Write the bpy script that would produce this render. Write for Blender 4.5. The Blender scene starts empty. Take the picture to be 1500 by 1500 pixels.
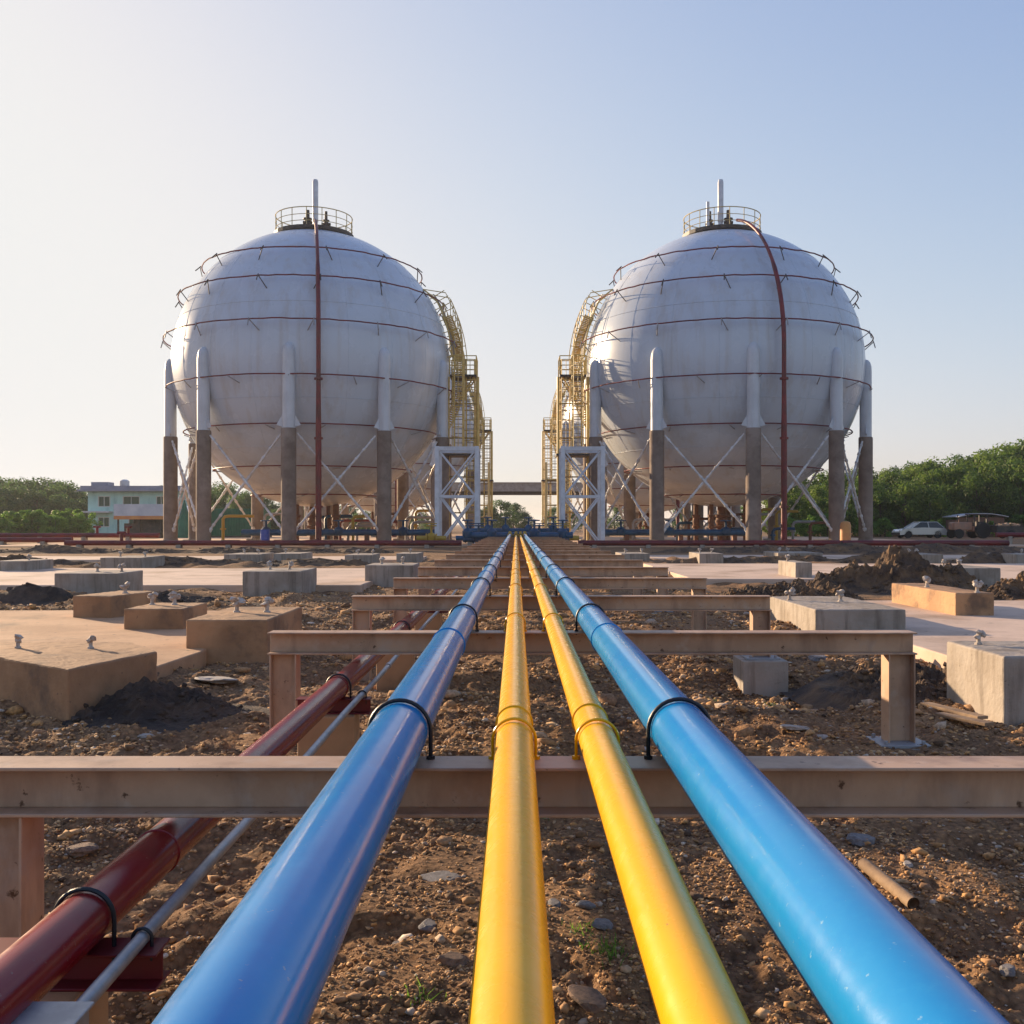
import bpy, bmesh, math, random
import numpy as np
from mathutils import Vector, Matrix
R_ = math.radians
random.seed(7); rng = np.random.default_rng(7)
sc = bpy.context.scene
COL = sc.collection

# ---------------------------------------------------------------- camera
EYE = 1.26; F = 1500.0; VX = 756.0; VY = 768.0
cd = bpy.data.cameras.new('camera'); cam = bpy.data.objects.new('camera', cd); COL.objects.link(cam)
cam.location = (0, 0, EYE); cam.rotation_euler = (R_(90), 0, 0)
cd.sensor_width = 36; cd.lens = 36; cd.shift_x = -0.004; cd.shift_y = 0.012
cd.clip_start = 0.05; cd.clip_end = 9000
sc.camera = cam

# ---------------------------------------------------------------- light
SUN_AZ = 46.0      # degrees to the left of the view direction
HAZE = 0.0003
SUN_EL = 13.0
w = bpy.data.worlds.new("World"); sc.world = w; w.use_nodes = True
nt = w.node_tree; bg = nt.nodes['Background']
sky = nt.nodes.new('ShaderNodeTexSky'); sky.sky_type = 'NISHITA'; sky.sun_disc = False
sky.sun_elevation = R_(SUN_EL); sky.sun_rotation = R_(-SUN_AZ)
sky.air_density = 1.0; sky.dust_density = 1.6; sky.ozone_density = 2.5; sky.altitude = 0
# the hazy evening air: bright parts of the sky roll off towards white (same response for every direction)
SKY_STR = 0.12
sep = nt.nodes.new('ShaderNodeSeparateColor'); cmb = nt.nodes.new('ShaderNodeCombineColor'); nt.links.new(sky.outputs[0], sep.inputs[0])
for i_, (k_, p_, cap_) in enumerate(((.56, 1.2, .85), (.475, 1.2, .85), (.60, 1.05, .845))):
    m1 = nt.nodes.new('ShaderNodeMath'); m1.operation = 'MULTIPLY'; m1.inputs[1].default_value = k_; nt.links.new(sep.outputs[i_], m1.inputs[0])
    m4 = nt.nodes.new('ShaderNodeMath'); m4.operation = 'POWER'; m4.inputs[1].default_value = p_; nt.links.new(m1.outputs[0], m4.inputs[0])
    m5 = nt.nodes.new('ShaderNodeMath'); m5.operation = 'MULTIPLY'; m5.inputs[1].default_value = -1; nt.links.new(m4.outputs[0], m5.inputs[0])
    m2 = nt.nodes.new('ShaderNodeMath'); m2.operation = 'EXPONENT'; nt.links.new(m5.outputs[0], m2.inputs[0])
    m3 = nt.nodes.new('ShaderNodeMath'); m3.operation = 'MULTIPLY_ADD'; g_ = cap_/1.92/SKY_STR; m3.inputs[1].default_value = -g_; m3.inputs[2].default_value = g_; nt.links.new(m2.outputs[0], m3.inputs[0])
    nt.links.new(m3.outputs[0], cmb.inputs[i_])
nt.links.new(cmb.outputs[0], bg.inputs[0]); bg.inputs[1].default_value = SKY_STR
sd = bpy.data.lights.new('sun', 'SUN'); so = bpy.data.objects.new('sun', sd); COL.objects.link(so)
sv = Vector((-math.sin(R_(SUN_AZ))*math.cos(R_(SUN_EL)), math.cos(R_(SUN_AZ))*math.cos(R_(SUN_EL)), math.sin(R_(SUN_EL))))
so.rotation_euler = sv.to_track_quat('Z', 'Y').to_euler(); so.location = (-30, 20, 30)
sd.energy = 5.0; sd.angle = R_(0.6); sd.color = (1.0, 0.74, 0.47)
sc.view_settings.view_transform = 'Standard'; sc.view_settings.look = 'None'
sc.view_settings.gamma = 1.0; sc.view_settings.exposure = 0.98
sc.render.engine = 'CYCLES'
sc.render.resolution_x = 1024; sc.render.resolution_y = 1024

# ---------------------------------------------------------------- helpers
class MB:
    def __init__(s): s.v = []; s.f = []; s.c = None
    def add(s, vs, fs):
        n = len(s.v); s.v += [tuple(p) for p in vs]; s.f += [tuple(i+n for i in f) for f in fs]; return s
    def box(s, x0, x1, y0, y1, z0, z1):
        return s.add([(x0,y0,z0),(x1,y0,z0),(x1,y1,z0),(x0,y1,z0),(x0,y0,z1),(x1,y0,z1),(x1,y1,z1),(x0,y1,z1)],
                     [(0,3,2,1),(4,5,6,7),(0,1,5,4),(1,2,6,5),(2,3,7,6),(3,0,4,7)])
    def tube(s, pts, r, n=12, cap=True, closed=False):
        pts = [Vector(p) for p in pts]; m = len(pts); base = len(s.v)
        rr = r if isinstance(r, (list, tuple)) else [r]*m
        up = Vector((0,0,1)); prev = None
        for i, p in enumerate(pts):
            if closed: t = pts[(i+1) % m]-pts[i-1]
            else: t = pts[min(i+1, m-1)]-pts[max(i-1, 0)]
            t.normalize()
            if prev is None:
                a = t.cross(up)
                if a.length < 1e-3: a = t.cross(Vector((1,0,0)))
            else:
                a = prev-t*prev.dot(t)
                if a.length < 1e-4: a = t.cross(up)
            a.normalize(); b = t.cross(a); prev = a
            for k in range(n):
                q = 2*math.pi*k/n
                s.v.append(tuple(p+(a*math.cos(q)+b*math.sin(q))*rr[i]))
        for i in range(m if closed else m-1):
            j = (i+1) % m
            for k in range(n):
                l = (k+1) % n
                s.f.append((base+i*n+k, base+i*n+l, base+j*n+l, base+j*n+k))
        if cap and not closed:
            s.f.append(tuple(base+k for k in range(n))[::-1]); s.f.append(tuple(base+(m-1)*n+k for k in range(n)))
        return s
    def lathe(s, prof, n=24, c=(0,0,0)):
        base = len(s.v); m = len(prof)
        for (r, z) in prof:
            for k in range(n):
                q = 2*math.pi*k/n; s.v.append((c[0]+r*math.cos(q), c[1]+r*math.sin(q), c[2]+z))
        for i in range(m-1):
            for k in range(n):
                l = (k+1) % n
                s.f.append((base+i*n+k, base+i*n+l, base+(i+1)*n+l, base+(i+1)*n+k))
        s.f.append(tuple(base+k for k in range(n))[::-1]); s.f.append(tuple(base+(m-1)*n+k for k in range(n)))
        return s
    def ico(s, c, r, sx=1, sy=1, sz=1, jit=.25, ang=None):
        t = (1+5**.5)/2
        V = [(-1,t,0),(1,t,0),(-1,-t,0),(1,-t,0),(0,-1,t),(0,1,t),(0,-1,-t),(0,1,-t),(t,0,-1),(t,0,1),(-t,0,-1),(-t,0,1)]
        Fc = [(0,11,5),(0,5,1),(0,1,7),(0,7,10),(0,10,11),(1,5,9),(5,11,4),(11,10,2),(10,7,6),(7,1,8),(3,9,4),(3,4,2),(3,2,6),(3,6,8),(3,8,9),(4,9,5),(2,4,11),(6,2,10),(8,6,7),(9,8,1)]
        a = random.uniform(0, 6.28) if ang is None else ang; ca, sa = math.cos(a), math.sin(a); vs = []
        for v in V:
            k = r/1.9*random.uniform(1-jit, 1+jit); x, y, z = v[0]*k*sx, v[1]*k*sy, v[2]*k*sz
            vs.append((c[0]+x*ca-y*sa, c[1]+x*sa+y*ca, c[2]+z))
        return s.add(vs, Fc)
    def prism(s, poly, z0, z1):
        n = len(poly)
        return s.add([(x,y,z0) for x,y in poly]+[(x,y,z1) for x,y in poly],
                     [tuple(range(n))[::-1], tuple(range(n, 2*n))]+[(i,(i+1)%n,(i+1)%n+n,i+n) for i in range(n)])
    def build(s, name, mat, parent=None, smooth=False, bevel=0, seg=2, angle=40):
        me = bpy.data.meshes.new(name); me.from_pydata(s.v, [], s.f); me.update()
        bm = bmesh.new(); bm.from_mesh(me); bmesh.ops.recalc_face_normals(bm, faces=bm.faces); bm.to_mesh(me); bm.free()
        if mat: me.materials.append(mat)
        if smooth:
            me.shade_smooth(); me.set_sharp_from_angle(angle=R_(angle))
        o = bpy.data.objects.new(name, me); COL.objects.link(o)
        if parent: o.parent = parent
        if bevel:
            b = o.modifiers.new('bevel', 'BEVEL'); b.width = bevel; b.segments = seg; b.limit_method = 'ANGLE'; b.angle_limit = R_(40)
        return o

def tag(o, label=None, cat=None, group=None, kind=None):
    if label: o['label'] = label
    if cat: o['category'] = cat
    if group: o['group'] = group
    if kind: o['kind'] = kind
    return o
def empty(name, loc=(0,0,0), rz=0, label=None, cat=None, group=None):
    o = bpy.data.objects.new(name, None); COL.objects.link(o); o.location = loc; o.rotation_euler = (0,0,rz)
    o.empty_display_size = .2
    return tag(o, label, cat, group)
def copy_tree(o, parent=None):
    c = o.copy(); COL.objects.link(c); c.parent = parent
    for ch in list(o.children): copy_tree(ch, c)
    return c
def at(px, py, Y): return Vector(((px-VX)*Y/F, Y, EYE-(py-VY)*Y/F))
def ord_(i): return ['first','second','third','fourth','fifth','sixth','seventh','eighth','ninth','tenth','eleventh','twelfth','thirteenth','fourteenth','fifteenth','sixteenth','seventeenth','eighteenth','nineteenth','twentieth'][i]

# ---------------------------------------------------------------- materials
def mat(name, base, rough=.6, metal=0, var=None, vscale=4, bump=0, bscale=30, spec=.5, coat=0, extra=None, streak=None, var2=None, v2scale=1., detail=6, bdist=.01):
    m = bpy.data.materials.new(name); m.use_nodes = True; t = m.node_tree; N = t.nodes; L = t.links
    b = N['Principled BSDF']; b.inputs['Roughness'].default_value = rough; b.inputs['Metallic'].default_value = metal
    b.inputs['Specular IOR Level'].default_value = spec
    if coat: b.inputs['Coat Weight'].default_value = coat; b.inputs['Coat Roughness'].default_value = .12
    tc = N.new('ShaderNodeTexCoord'); col = None
    def rgb(c): return (c[0], c[1], c[2], 1)
    b.inputs['Base Color'].default_value = rgb(base)
    def mix(prev, c, scale, lo, hi, sq=None, fac=1.0):
        n = N.new('ShaderNodeTexNoise'); n.inputs['Scale'].default_value = scale; n.inputs['Detail'].default_value = detail; n.inputs['Roughness'].default_value = .62
        if sq:
            mp = N.new('ShaderNodeMapping'); mp.inputs['Scale'].default_value = sq; L.new(tc.outputs['Object'], mp.inputs[0]); L.new(mp.outputs[0], n.inputs['Vector'])
        else: L.new(tc.outputs['Object'], n.inputs['Vector'])
        r = N.new('ShaderNodeValToRGB'); r.color_ramp.elements[0].position = lo; r.color_ramp.elements[1].position = hi
        L.new(n.outputs[0], r.inputs[0])
        r.color_ramp.elements[1].color = (fac, fac, fac, 1)
        mx = N.new('ShaderNodeMix'); mx.data_type = 'RGBA'; L.new(r.outputs[0], mx.inputs[0])
        if prev is None: mx.inputs[6].default_value = rgb(base)
        else: L.new(prev, mx.inputs[6])
        mx.inputs[7].default_value = rgb(c)
        return mx.outputs[2]
    if var: col = mix(col, var, vscale, .42, .62)
    if var2: col = mix(col, var2, v2scale, .52, .68)
    if streak: col = mix(col, streak[0], streak[1], .5, .75, streak[2], streak[3] if len(streak) > 3 else 1.0)
    if extra:                                            # fine specks
        col = mix(col, extra[0], extra[1], extra[2], extra[2]+.06)
    if col: L.new(col, b.inputs['Base Color'])
    if bump:
        n = N.new('ShaderNodeTexNoise'); n.inputs['Scale'].default_value = bscale; n.inputs['Detail'].default_value = 8; n.inputs['Roughness'].default_value = .65
        L.new(tc.outputs['Object'], n.inputs['Vector'])
        bp = N.new('ShaderNodeBump'); bp.inputs['Strength'].default_value = bump; bp.inputs['Distance'].default_value = bdist
        L.new(n.outputs[0], bp.inputs['Height']); L.new(bp.outputs[0], b.inputs['Normal'])
        r2 = N.new('ShaderNodeMapRange'); r2.inputs[1].default_value = .3; r2.inputs[2].default_value = .7
        r2.inputs[3].default_value = max(rough-.03, .05); r2.inputs[4].default_value = min(rough+.04, 1)
        n2 = N.new('ShaderNodeTexNoise'); n2.inputs['Scale'].default_value = bscale*.2; n2.inputs['Detail'].default_value = 4
        L.new(tc.outputs['Object'], n2.inputs['Vector']); L.new(n2.outputs[0], r2.inputs[0]); L.new(r2.outputs[0], b.inputs['Roughness'])
    return m

M = {}
M['blue'] = mat('blue_paint', (.0003,.18,.50), .17, spec=.38, var=(.0004,.20,.54), vscale=1.6, bump=.10, bscale=140, bdist=.0012, extra=((.25,.33,.42), 55, .67), var2=(.001,.22,.56), v2scale=9)
M['blue_worn'] = mat('worn_blue_paint', (.004,.21,.56), .19, spec=.42, var=(.01,.24,.56), vscale=1.1, bump=.12, bscale=120, bdist=.0015, var2=(.012,.25,.57), v2scale=55, extra=((.22,.42,.58), 50, .655), streak=((.003,.17,.52), 6, (1,.04,1), .5))
M['yellow'] = mat('yellow_paint', (.84,.43,.001), .26, spec=.28, var=(.81,.40,.001), vscale=3, bump=.1, bscale=120, bdist=.0012, extra=((.4,.22,.05), 45, .70))
M['red'] = mat('red_oxide_pipe', (.22,.005,.012), .22, spec=.4, var=(.23,.02,.018), vscale=3, bump=.12, bscale=110, bdist=.0015, extra=((.25,.12,.1), 40, .66), var2=(.14,.012,.012), v2scale=2)
M['red_far'] = mat('fire_red', (.17,.005,.010), .45, var=(.09,.006,.009), vscale=1.5)
M['galv'] = mat('galvanised_steel', (.36,.37,.39), .42, .55, var=(.26,.27,.29), vscale=14, bump=.15, bscale=60, bdist=.002)
M['black'] = mat('black_bolt_steel', (.012,.014,.02), .45, .2, bump=.1, bscale=120)
M['beam'] = mat('tan_primer_steel', (.52,.34,.22), .5, var=(.41,.255,.16), vscale=3, bump=.22, bscale=70, bdist=.003, extra=((.10,.045,.02), 20, .64), streak=((.24,.14,.09), 5, (1,1,.3)), var2=(.48,.35,.26), v2scale=9)
M['concrete'] = mat('concrete', (.36,.31,.26), .88, var=(.27,.225,.18), vscale=2.2, bump=.6, bscale=18, bdist=.012, streak=((.13,.10,.075), 6, (1.4,1.4,.16)), extra=((.12,.1,.08), 22, .66))
M['concrete_tan'] = mat('stained_concrete', (.44,.25,.125), .85, var=(.29,.16,.08), vscale=1.1, bump=.6, bscale=16, bdist=.012, var2=(.17,.105,.065), v2scale=3, extra=((.1,.07,.05), 20, .66))
M['slab'] = mat('slab_concrete', (.64,.475,.36), .85, var=(.54,.40,.30), vscale=.8, bump=.4, bscale=9, bdist=.012, var2=(.34,.225,.15), v2scale=.5, extra=((.15,.12,.1), 7, .65))
M['slab_tan'] = mat('muddy_slab', (.52,.31,.17), .85, var=(.38,.21,.11), vscale=1.3, bump=.5, bscale=12, bdist=.015, var2=(.17,.11,.07), v2scale=.9, extra=((.12,.08,.06), 10, .63))
M['sandy_yard'] = mat('sandy_yard', (.60,.38,.23), .9, var=(.50,.30,.17), vscale=.5, bump=.4, bscale=6, bdist=.02, var2=(.30,.2,.14), v2scale=.9)
M['white'] = mat('tank_paint', (.51,.57,.65), .26, var=(.48,.535,.605), vscale=.25, bump=.05, bscale=3, bdist=.02, streak=((.40,.375,.35), 1.2, (1.3,1.3,.10), .6))
M['leg_white'] = mat('leg_paint', (.55,.58,.62), .4, var=(.48,.51,.55), vscale=1, streak=((.38,.38,.38), 2, (1.5,1.5,.2), .5))
M['leg_con'] = mat('fireproofed_leg', (.22,.165,.13), .9, var=(.16,.115,.09), vscale=1.2, bump=.5, bscale=6, bdist=.03, var2=(.28,.22,.18), v2scale=.7)
M['frame_white'] = mat('white_steel', (.62,.65,.70), .4, var=(.5,.52,.56), vscale=2)
M['brace'] = mat('brace_paint', (.66,.66,.66), .5, var=(.45,.42,.4), vscale=2)
M['ladder'] = mat('yellow_ladder', (.66,.48,.15), .5, var=(.5,.34,.09), vscale=2)
M['dark'] = mat('dark_steel', (.035,.03,.028), .6, var=(.07,.05,.04), vscale=3)
M['grey'] = mat('grey_steel', (.30,.30,.31), .5, var=(.22,.21,.21), vscale=2)
M['rust'] = mat('rusty_steel', (.20,.08,.035), .7, var=(.12,.05,.03), vscale=4, bump=.3, bscale=20)
M['teal'] = mat('teal_render', (.42,.68,.64), .85, var=(.36,.60,.57), vscale=.6, streak=((.2,.4,.4), 1, (1,1,.2)))
M['roof'] = mat('blue_grey_roof', (.26,.28,.36), .6, var=(.2,.22,.29), vscale=.8)
M['glass'] = mat('dark_green_glass', (.02,.07,.05), .15)
M['wframe'] = mat('window_frame', (.5,.55,.52), .5)
M['banner'] = mat('pale_blue_sheet', (.55,.60,.66), .6, var=(.42,.48,.55), vscale=.8)
M['orange'] = mat('orange_strip', (.60,.28,.08), .6, var=(.5,.2,.08), vscale=1)
M['soil'] = mat('soil', (.085,.055,.036), .95, var=(.20,.115,.055), vscale=2.5, bump=1, bscale=14, bdist=.05, var2=(.03,.022,.018), v2scale=3.5)
M['soil_dark'] = mat('dark_soil', (.04,.029,.023), .95, var=(.10,.066,.045), vscale=4, bump=1, bscale=25, bdist=.03)
M['green_tarp'] = mat('green_tarpaulin', (.015,.13,.07), .6, var=(.01,.09,.05), vscale=1)
M['silver'] = mat('silver_paint', (.50,.52,.50), .25, .3, coat=.5)
M['rubber'] = mat('black_rubber', (.012,.012,.012), .8)
M['carglass'] = mat('car_glass', (.02,.025,.03), .06)
M['lamp'] = mat('lamp_glass', (.6,.6,.55), .1)
M['machine'] = mat('faded_orange_paint', (.42,.20,.12), .5, var=(.3,.17,.12), vscale=2)
M['brick'] = mat('brown_brick', (.22,.12,.08), .85, var=(.16,.09,.06), vscale=2)
M['tin'] = mat('pale_tin', (.55,.56,.58), .45, var=(.42,.4,.4), vscale=1)
M['trunk'] = mat('bark', (.09,.065,.045), .9, var=(.05,.037,.028), vscale=3)
M['wood'] = mat('old_timber', (.33,.22,.13), .8, var=(.2,.13,.08), vscale=5, bump=.4, bscale=30)

def leafmat(name, a, b_, c):
    m = bpy.data.materials.new(name); m.use_nodes = True; t = m.node_tree; N = t.nodes; L = t.links
    p = N['Principled BSDF']; p.inputs['Roughness'].default_value = .55; p.inputs['Specular IOR Level'].default_value = .3
    at_ = N.new('ShaderNodeAttribute'); at_.attribute_name = 'tint'
    r = N.new('ShaderNodeValToRGB'); e = r.color_ramp.elements; e[0].color = (*a,1); e[1].color = (*c,1); x = e.new(.5); x.color = (*b_,1)
    oi = N.new('ShaderNodeObjectInfo'); ad = N.new('ShaderNodeMath'); ad.operation = 'MULTIPLY_ADD'; ad.inputs[1].default_value = .35; L.new(oi.outputs['Random'], ad.inputs[0]); L.new(at_.outputs['Fac'], ad.inputs[2])
    sb = N.new('ShaderNodeMath'); sb.operation = 'SUBTRACT'; sb.inputs[1].default_value = .17; L.new(ad.outputs[0], sb.inputs[0])
    L.new(sb.outputs[0], r.inputs[0]); L.new(r.outputs[0], p.inputs['Base Color'])
    tr = N.new('ShaderNodeBsdfTranslucent'); L.new(r.outputs[0], tr.inputs[0])
    ms = N.new('ShaderNodeMixShader'); ms.inputs[0].default_value = .5
    L.new(p.outputs[0], ms.inputs[1]); L.new(tr.outputs[0], ms.inputs[2]); L.new(ms.outputs[0], N['Material Output'].inputs[0])
    return m
M['leaf'] = leafmat('foliage', (.03,.065,.014), (.09,.16,.028), (.20,.28,.05))
M['leaf_dark'] = leafmat('foliage_dark', (.035,.075,.028), (.08,.15,.045), (.13,.22,.06))
M['leaf_bright'] = leafmat('foliage_bright', (.05,.13,.02), (.13,.26,.035), (.24,.40,.06))

def tintmat(name, cols, rough=.9, bump=.5, bscale=40, bdist=.01):
    m = bpy.data.materials.new(name); m.use_nodes = True; t = m.node_tree; N = t.nodes; L = t.links
    p = N['Principled BSDF']; p.inputs['Roughness'].default_value = rough
    a = N.new('ShaderNodeAttribute'); a.attribute_name = 'tint'
    r = N.new('ShaderNodeValToRGB'); e = r.color_ramp.elements
    while len(e) < len(cols): e.new(.5)
    for i, c in enumerate(cols): e[i].position = i/(len(cols)-1); e[i].color = (*c, 1)
    L.new(a.outputs['Fac'], r.inputs[0])
    tc = N.new('ShaderNodeTexCoord'); n = N.new('ShaderNodeTexNoise'); n.inputs['Scale'].default_value = bscale; n.inputs['Detail'].default_value = 6
    L.new(tc.outputs['Object'], n.inputs['Vector'])
    mr = N.new('ShaderNodeMapRange'); mr.inputs[1].default_value = .3; mr.inputs[2].default_value = .7; mr.inputs[3].default_value = .6; mr.inputs[4].default_value = 1.3
    L.new(n.outputs[0], mr.inputs[0])
    mx = N.new('ShaderNodeMix'); mx.data_type = 'RGBA'; mx.blend_type = 'MULTIPLY'; mx.inputs[0].default_value = 1
    L.new(r.outputs[0], mx.inputs[6]); L.new(mr.outputs[0], mx.inputs[7]); L.new(mx.outputs[2], p.inputs['Base Color'])
    b = N.new('ShaderNodeBump'); b.inputs['Strength'].default_value = bump; b.inputs['Distance'].default_value = bdist
    L.new(n.outputs[0], b.inputs['Height']); L.new(b.outputs[0], p.inputs['Normal'])
    return m
def set_tint(o, vals_per_face):
    me = o.data; a = me.attributes.new('tint', 'FLOAT', 'FACE'); a.data.foreach_set('value', np.asarray(vals_per_face, dtype=np.float32))
M['stone'] = tintmat('stones', [(.05,.03,.02),(.22,.12,.055),(.50,.27,.10),(.30,.17,.09),(.66,.41,.19),(.38,.31,.25),(.72,.62,.50)], bump=.4, bscale=60)

# ground material: earth with gravelly detail
gm = bpy.data.materials.new('earth'); gm.use_nodes = True; t = gm.node_tree; N = t.nodes; L = t.links
p = N['Principled BSDF']; p.inputs['Roughness'].default_value = .95; p.inputs['Specular IOR Level'].default_value = .2
tc = N.new('ShaderNodeTexCoord')
def noise(s, d=8, r=.6):
    n = N.new('ShaderNodeTexNoise'); n.inputs['Scale'].default_value = s; n.inputs['Detail'].default_value = d; n.inputs['Roughness'].default_value = r
    L.new(tc.outputs['Object'], n.inputs['Vector']); return n.outputs[0]
def ramp(src, stops):
    r = N.new('ShaderNodeValToRGB'); e = r.color_ramp.elements
    while len(e) < len(stops): e.new(.5)
    for i, (q, c) in enumerate(stops): e[i].position = q; e[i].color = (*c, 1)
    L.new(src, r.inputs[0]); return r.outputs[0]
def mixc(f, a, b, bt='MIX'):
    m = N.new('ShaderNodeMix'); m.data_type = 'RGBA'; m.blend_type = bt
    if isinstance(f, float): m.inputs[0].default_value = f
    else: L.new(f, m.inputs[0])
    L.new(a, m.inputs[6]); L.new(b, m.inputs[7]); return m.outputs[2]
c1 = ramp(noise(2.2), [(.3,(.15,.08,.04)),(.5,(.42,.225,.10)),(.7,(.66,.38,.16))])
c2 = ramp(noise(30, 5), [(.35,(.05,.032,.022)),(.5,(.20,.12,.066)),(.66,(.46,.27,.13))])
c3 = ramp(noise(.35, 4), [(.4,(.20,.11,.06)),(.6,(.34,.22,.14))])
vo = N.new('ShaderNodeTexVoronoi'); vo.inputs['Scale'].default_value = 38; L.new(tc.outputs['Object'], vo.inputs['Vector'])
c4 = ramp(vo.outputs['Distance'], [(.0,(1.15,1.1,1.05)),(.45,(.9,.9,.9)),(.8,(.62,.60,.58))])
cc = mixc(.55, c1, c2); cc = mixc(.3, cc, c3); cc = mixc(1.0, cc, c4, 'MULTIPLY')
L.new(cc, p.inputs['Base Color'])
b1 = N.new('ShaderNodeBump'); b1.inputs['Strength'].default_value = .9; b1.inputs['Distance'].default_value = .02; L.new(noise(45, 8, .7), b1.inputs['Height'])
b2 = N.new('ShaderNodeBump'); b2.inputs['Strength'].default_value = .7; b2.inputs['Distance'].default_value = .012; b2.invert = True; L.new(vo.outputs['Distance'], b2.inputs['Height']); L.new(b1.outputs[0], b2.inputs['Normal'])
L.new(b2.outputs[0], p.inputs['Normal'])
M['ground'] = gm

# ---------------------------------------------------------------- ground
def vnoise(x, y, seed):                       # smooth value noise, numpy
    def h(i, j):
        n = (i*374761393+j*668265263+seed*1442695) & 0x7fffffff
        n = ((n ^ (n >> 13))*1274126177) & 0x7fffffff
        return ((n ^ (n >> 16)) & 0xffff)/65535.0
    i = np.floor(x).astype(np.int64); j = np.floor(y).astype(np.int64); u = x-i; v = y-j
    u = u*u*(3-2*u); v = v*v*(3-2*v)
    return (h(i,j)*(1-u)+h(i+1,j)*u)*(1-v)+(h(i,j+1)*(1-u)+h(i+1,j+1)*u)*v
def gh(x, y):
    x = np.asarray(x, float); y = np.asarray(y, float)
    near = np.clip((46-y)/10, 0, 1)*np.clip((30-np.abs(x))/8, 0, 1)
    z = .09*(vnoise(x*.8, y*.8, 1)-.5)+.085*(vnoise(x*2.3, y*2.3, 2)-.5)+.065*(vnoise(x*6, y*6, 3)-.5)
    fine = np.clip((14-y)/6, 0, 1)
    z += fine*(.042*(vnoise(x*14, y*14, 4)-.5)+.028*(vnoise(x*31, y*31, 5)-.5))
    # trench behind the second support, spoil ridges by the slabs
    z -= .20*np.exp(-((y-8.2)/1.0)**2)*np.exp(-((x-1.4)/1.5)**4)
    z -= .10*np.exp(-((y-9.5)/3.0)**2)*np.exp(-((x+1.6)/1.0)**2)
    z += .10*np.exp(-((x-3.0)/.5)**2)*np.clip((y-6.5)/2, 0, 1)*(vnoise(x*1.3, y*1.3, 8))
    # rubble bands between slabs
    for yc, hw, xs in ((16.2, 1.8, -1), (30.2, 1.5, -1), (34, 2, 1)):
        side = np.clip((xs*x-3.0)/.8, 0, 1)
        z += side*np.exp(-((y-yc)/hw)**2)*.32*(vnoise(x*1.7, y*1.7, 9)-.35)
    z = np.minimum(z, np.where((np.abs(x-.3) < 1.9) & (y > 2) & (y < 40), .02, 9))
    return z*near-.0*x
def axis(segs):
    out = [segs[0][0]]
    for a, b, s0, s1 in segs:
        x = a; 
        while x < b-1e-6:
            f = (x-a)/(b-a); x += s0+(s1-s0)*f; out.append(min(x, b))
    return np.array(out)
def sym():
    r = axis([(0,3,.022,.03),(3,6,.03,.06),(6,12,.06,.3),(12,40,.3,2.5),(40,300,2.5,60),(300,4000,60,900)])
    return np.concatenate([-r[:0:-1], r])
xs = sym(); ys = axis([(-6,1.6,1.2,.1),(1.6,4,.018,.02),(4,9,.02,.035),(9,20,.035,.12),(20,50,.12,.8),(50,400,1.5,80),(400,6000,80,1400)])
GX, GY = np.meshgrid(xs, ys); GZ = gh(GX, GY); nx, ny = len(xs), len(ys)
co = np.stack([GX.ravel(), GY.ravel(), GZ.ravel()], 1)
idx = np.arange(nx*ny).reshape(ny, nx)
fc = np.stack([idx[:-1,:-1], idx[:-1,1:], idx[1:,1:], idx[1:,:-1]], -1).reshape(-1, 4)
me = bpy.data.meshes.new('ground'); me.vertices.add(len(co)); me.vertices.foreach_set('co', co.ravel())
me.loops.add(fc.size); me.loops.foreach_set('vertex_index', fc.ravel().astype(np.int32))
me.polygons.add(len(fc)); me.polygons.foreach_set('loop_start', np.arange(0, fc.size, 4, dtype=np.int32))
me.update(calc_edges=True); me.validate(); me.materials.append(M['ground']); me.shade_smooth()
g = bpy.data.objects.new('ground', me); COL.objects.link(g); g['kind'] = 'structure'
def G(x, y): return float(gh(np.array([x]), np.array([y]))[0])

# ---------------------------------------------------------------- slabs (paving)
def slab(x0, x1, y0, y1, z, m):
    b = MB(); s = 8 if (x1-x0) < 14 else 14
    # broken outline: edge jitter
    poly = []
    n = 10
    for i in range(n): poly.append((x0+(x1-x0)*i/n, y0+random.uniform(-.06,.06)))
    for i in range(n): poly.append((x1+random.uniform(-.05,.05), y0+(y1-y0)*i/n))
    for i in range(n): poly.append((x1-(x1-x0)*i/n, y1+random.uniform(-.06,.06)))
    for i in range(n): poly.append((x0, y1-(y1-y0)*i/n))
    b.prism(poly, -.25, z); o = b.build('pavement', m, bevel=.015); o['kind'] = 'structure'; return o
slab(-14, -2.85, 7.3, 13.6, .12, M['slab_tan'])
slab(-34, -2.9, 19.2, 26.6, .12, M['slab'])
slab(-34, -3.3, 34, 38, .08, M['slab'])
slab(3.75, 16, 7.9, 15.3, .12, M['slab'])
slab(3.7, 34, 21.4, 29.8, .12, M['slab'])
slab(3.7, 34, 35.5, 39.5, .08, M['slab'])
slab(-30, -2.2, 56, 120, .06, M['sandy_yard'])
slab(2.2, 30, 56, 120, .06, M['sandy_yard'])

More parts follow.
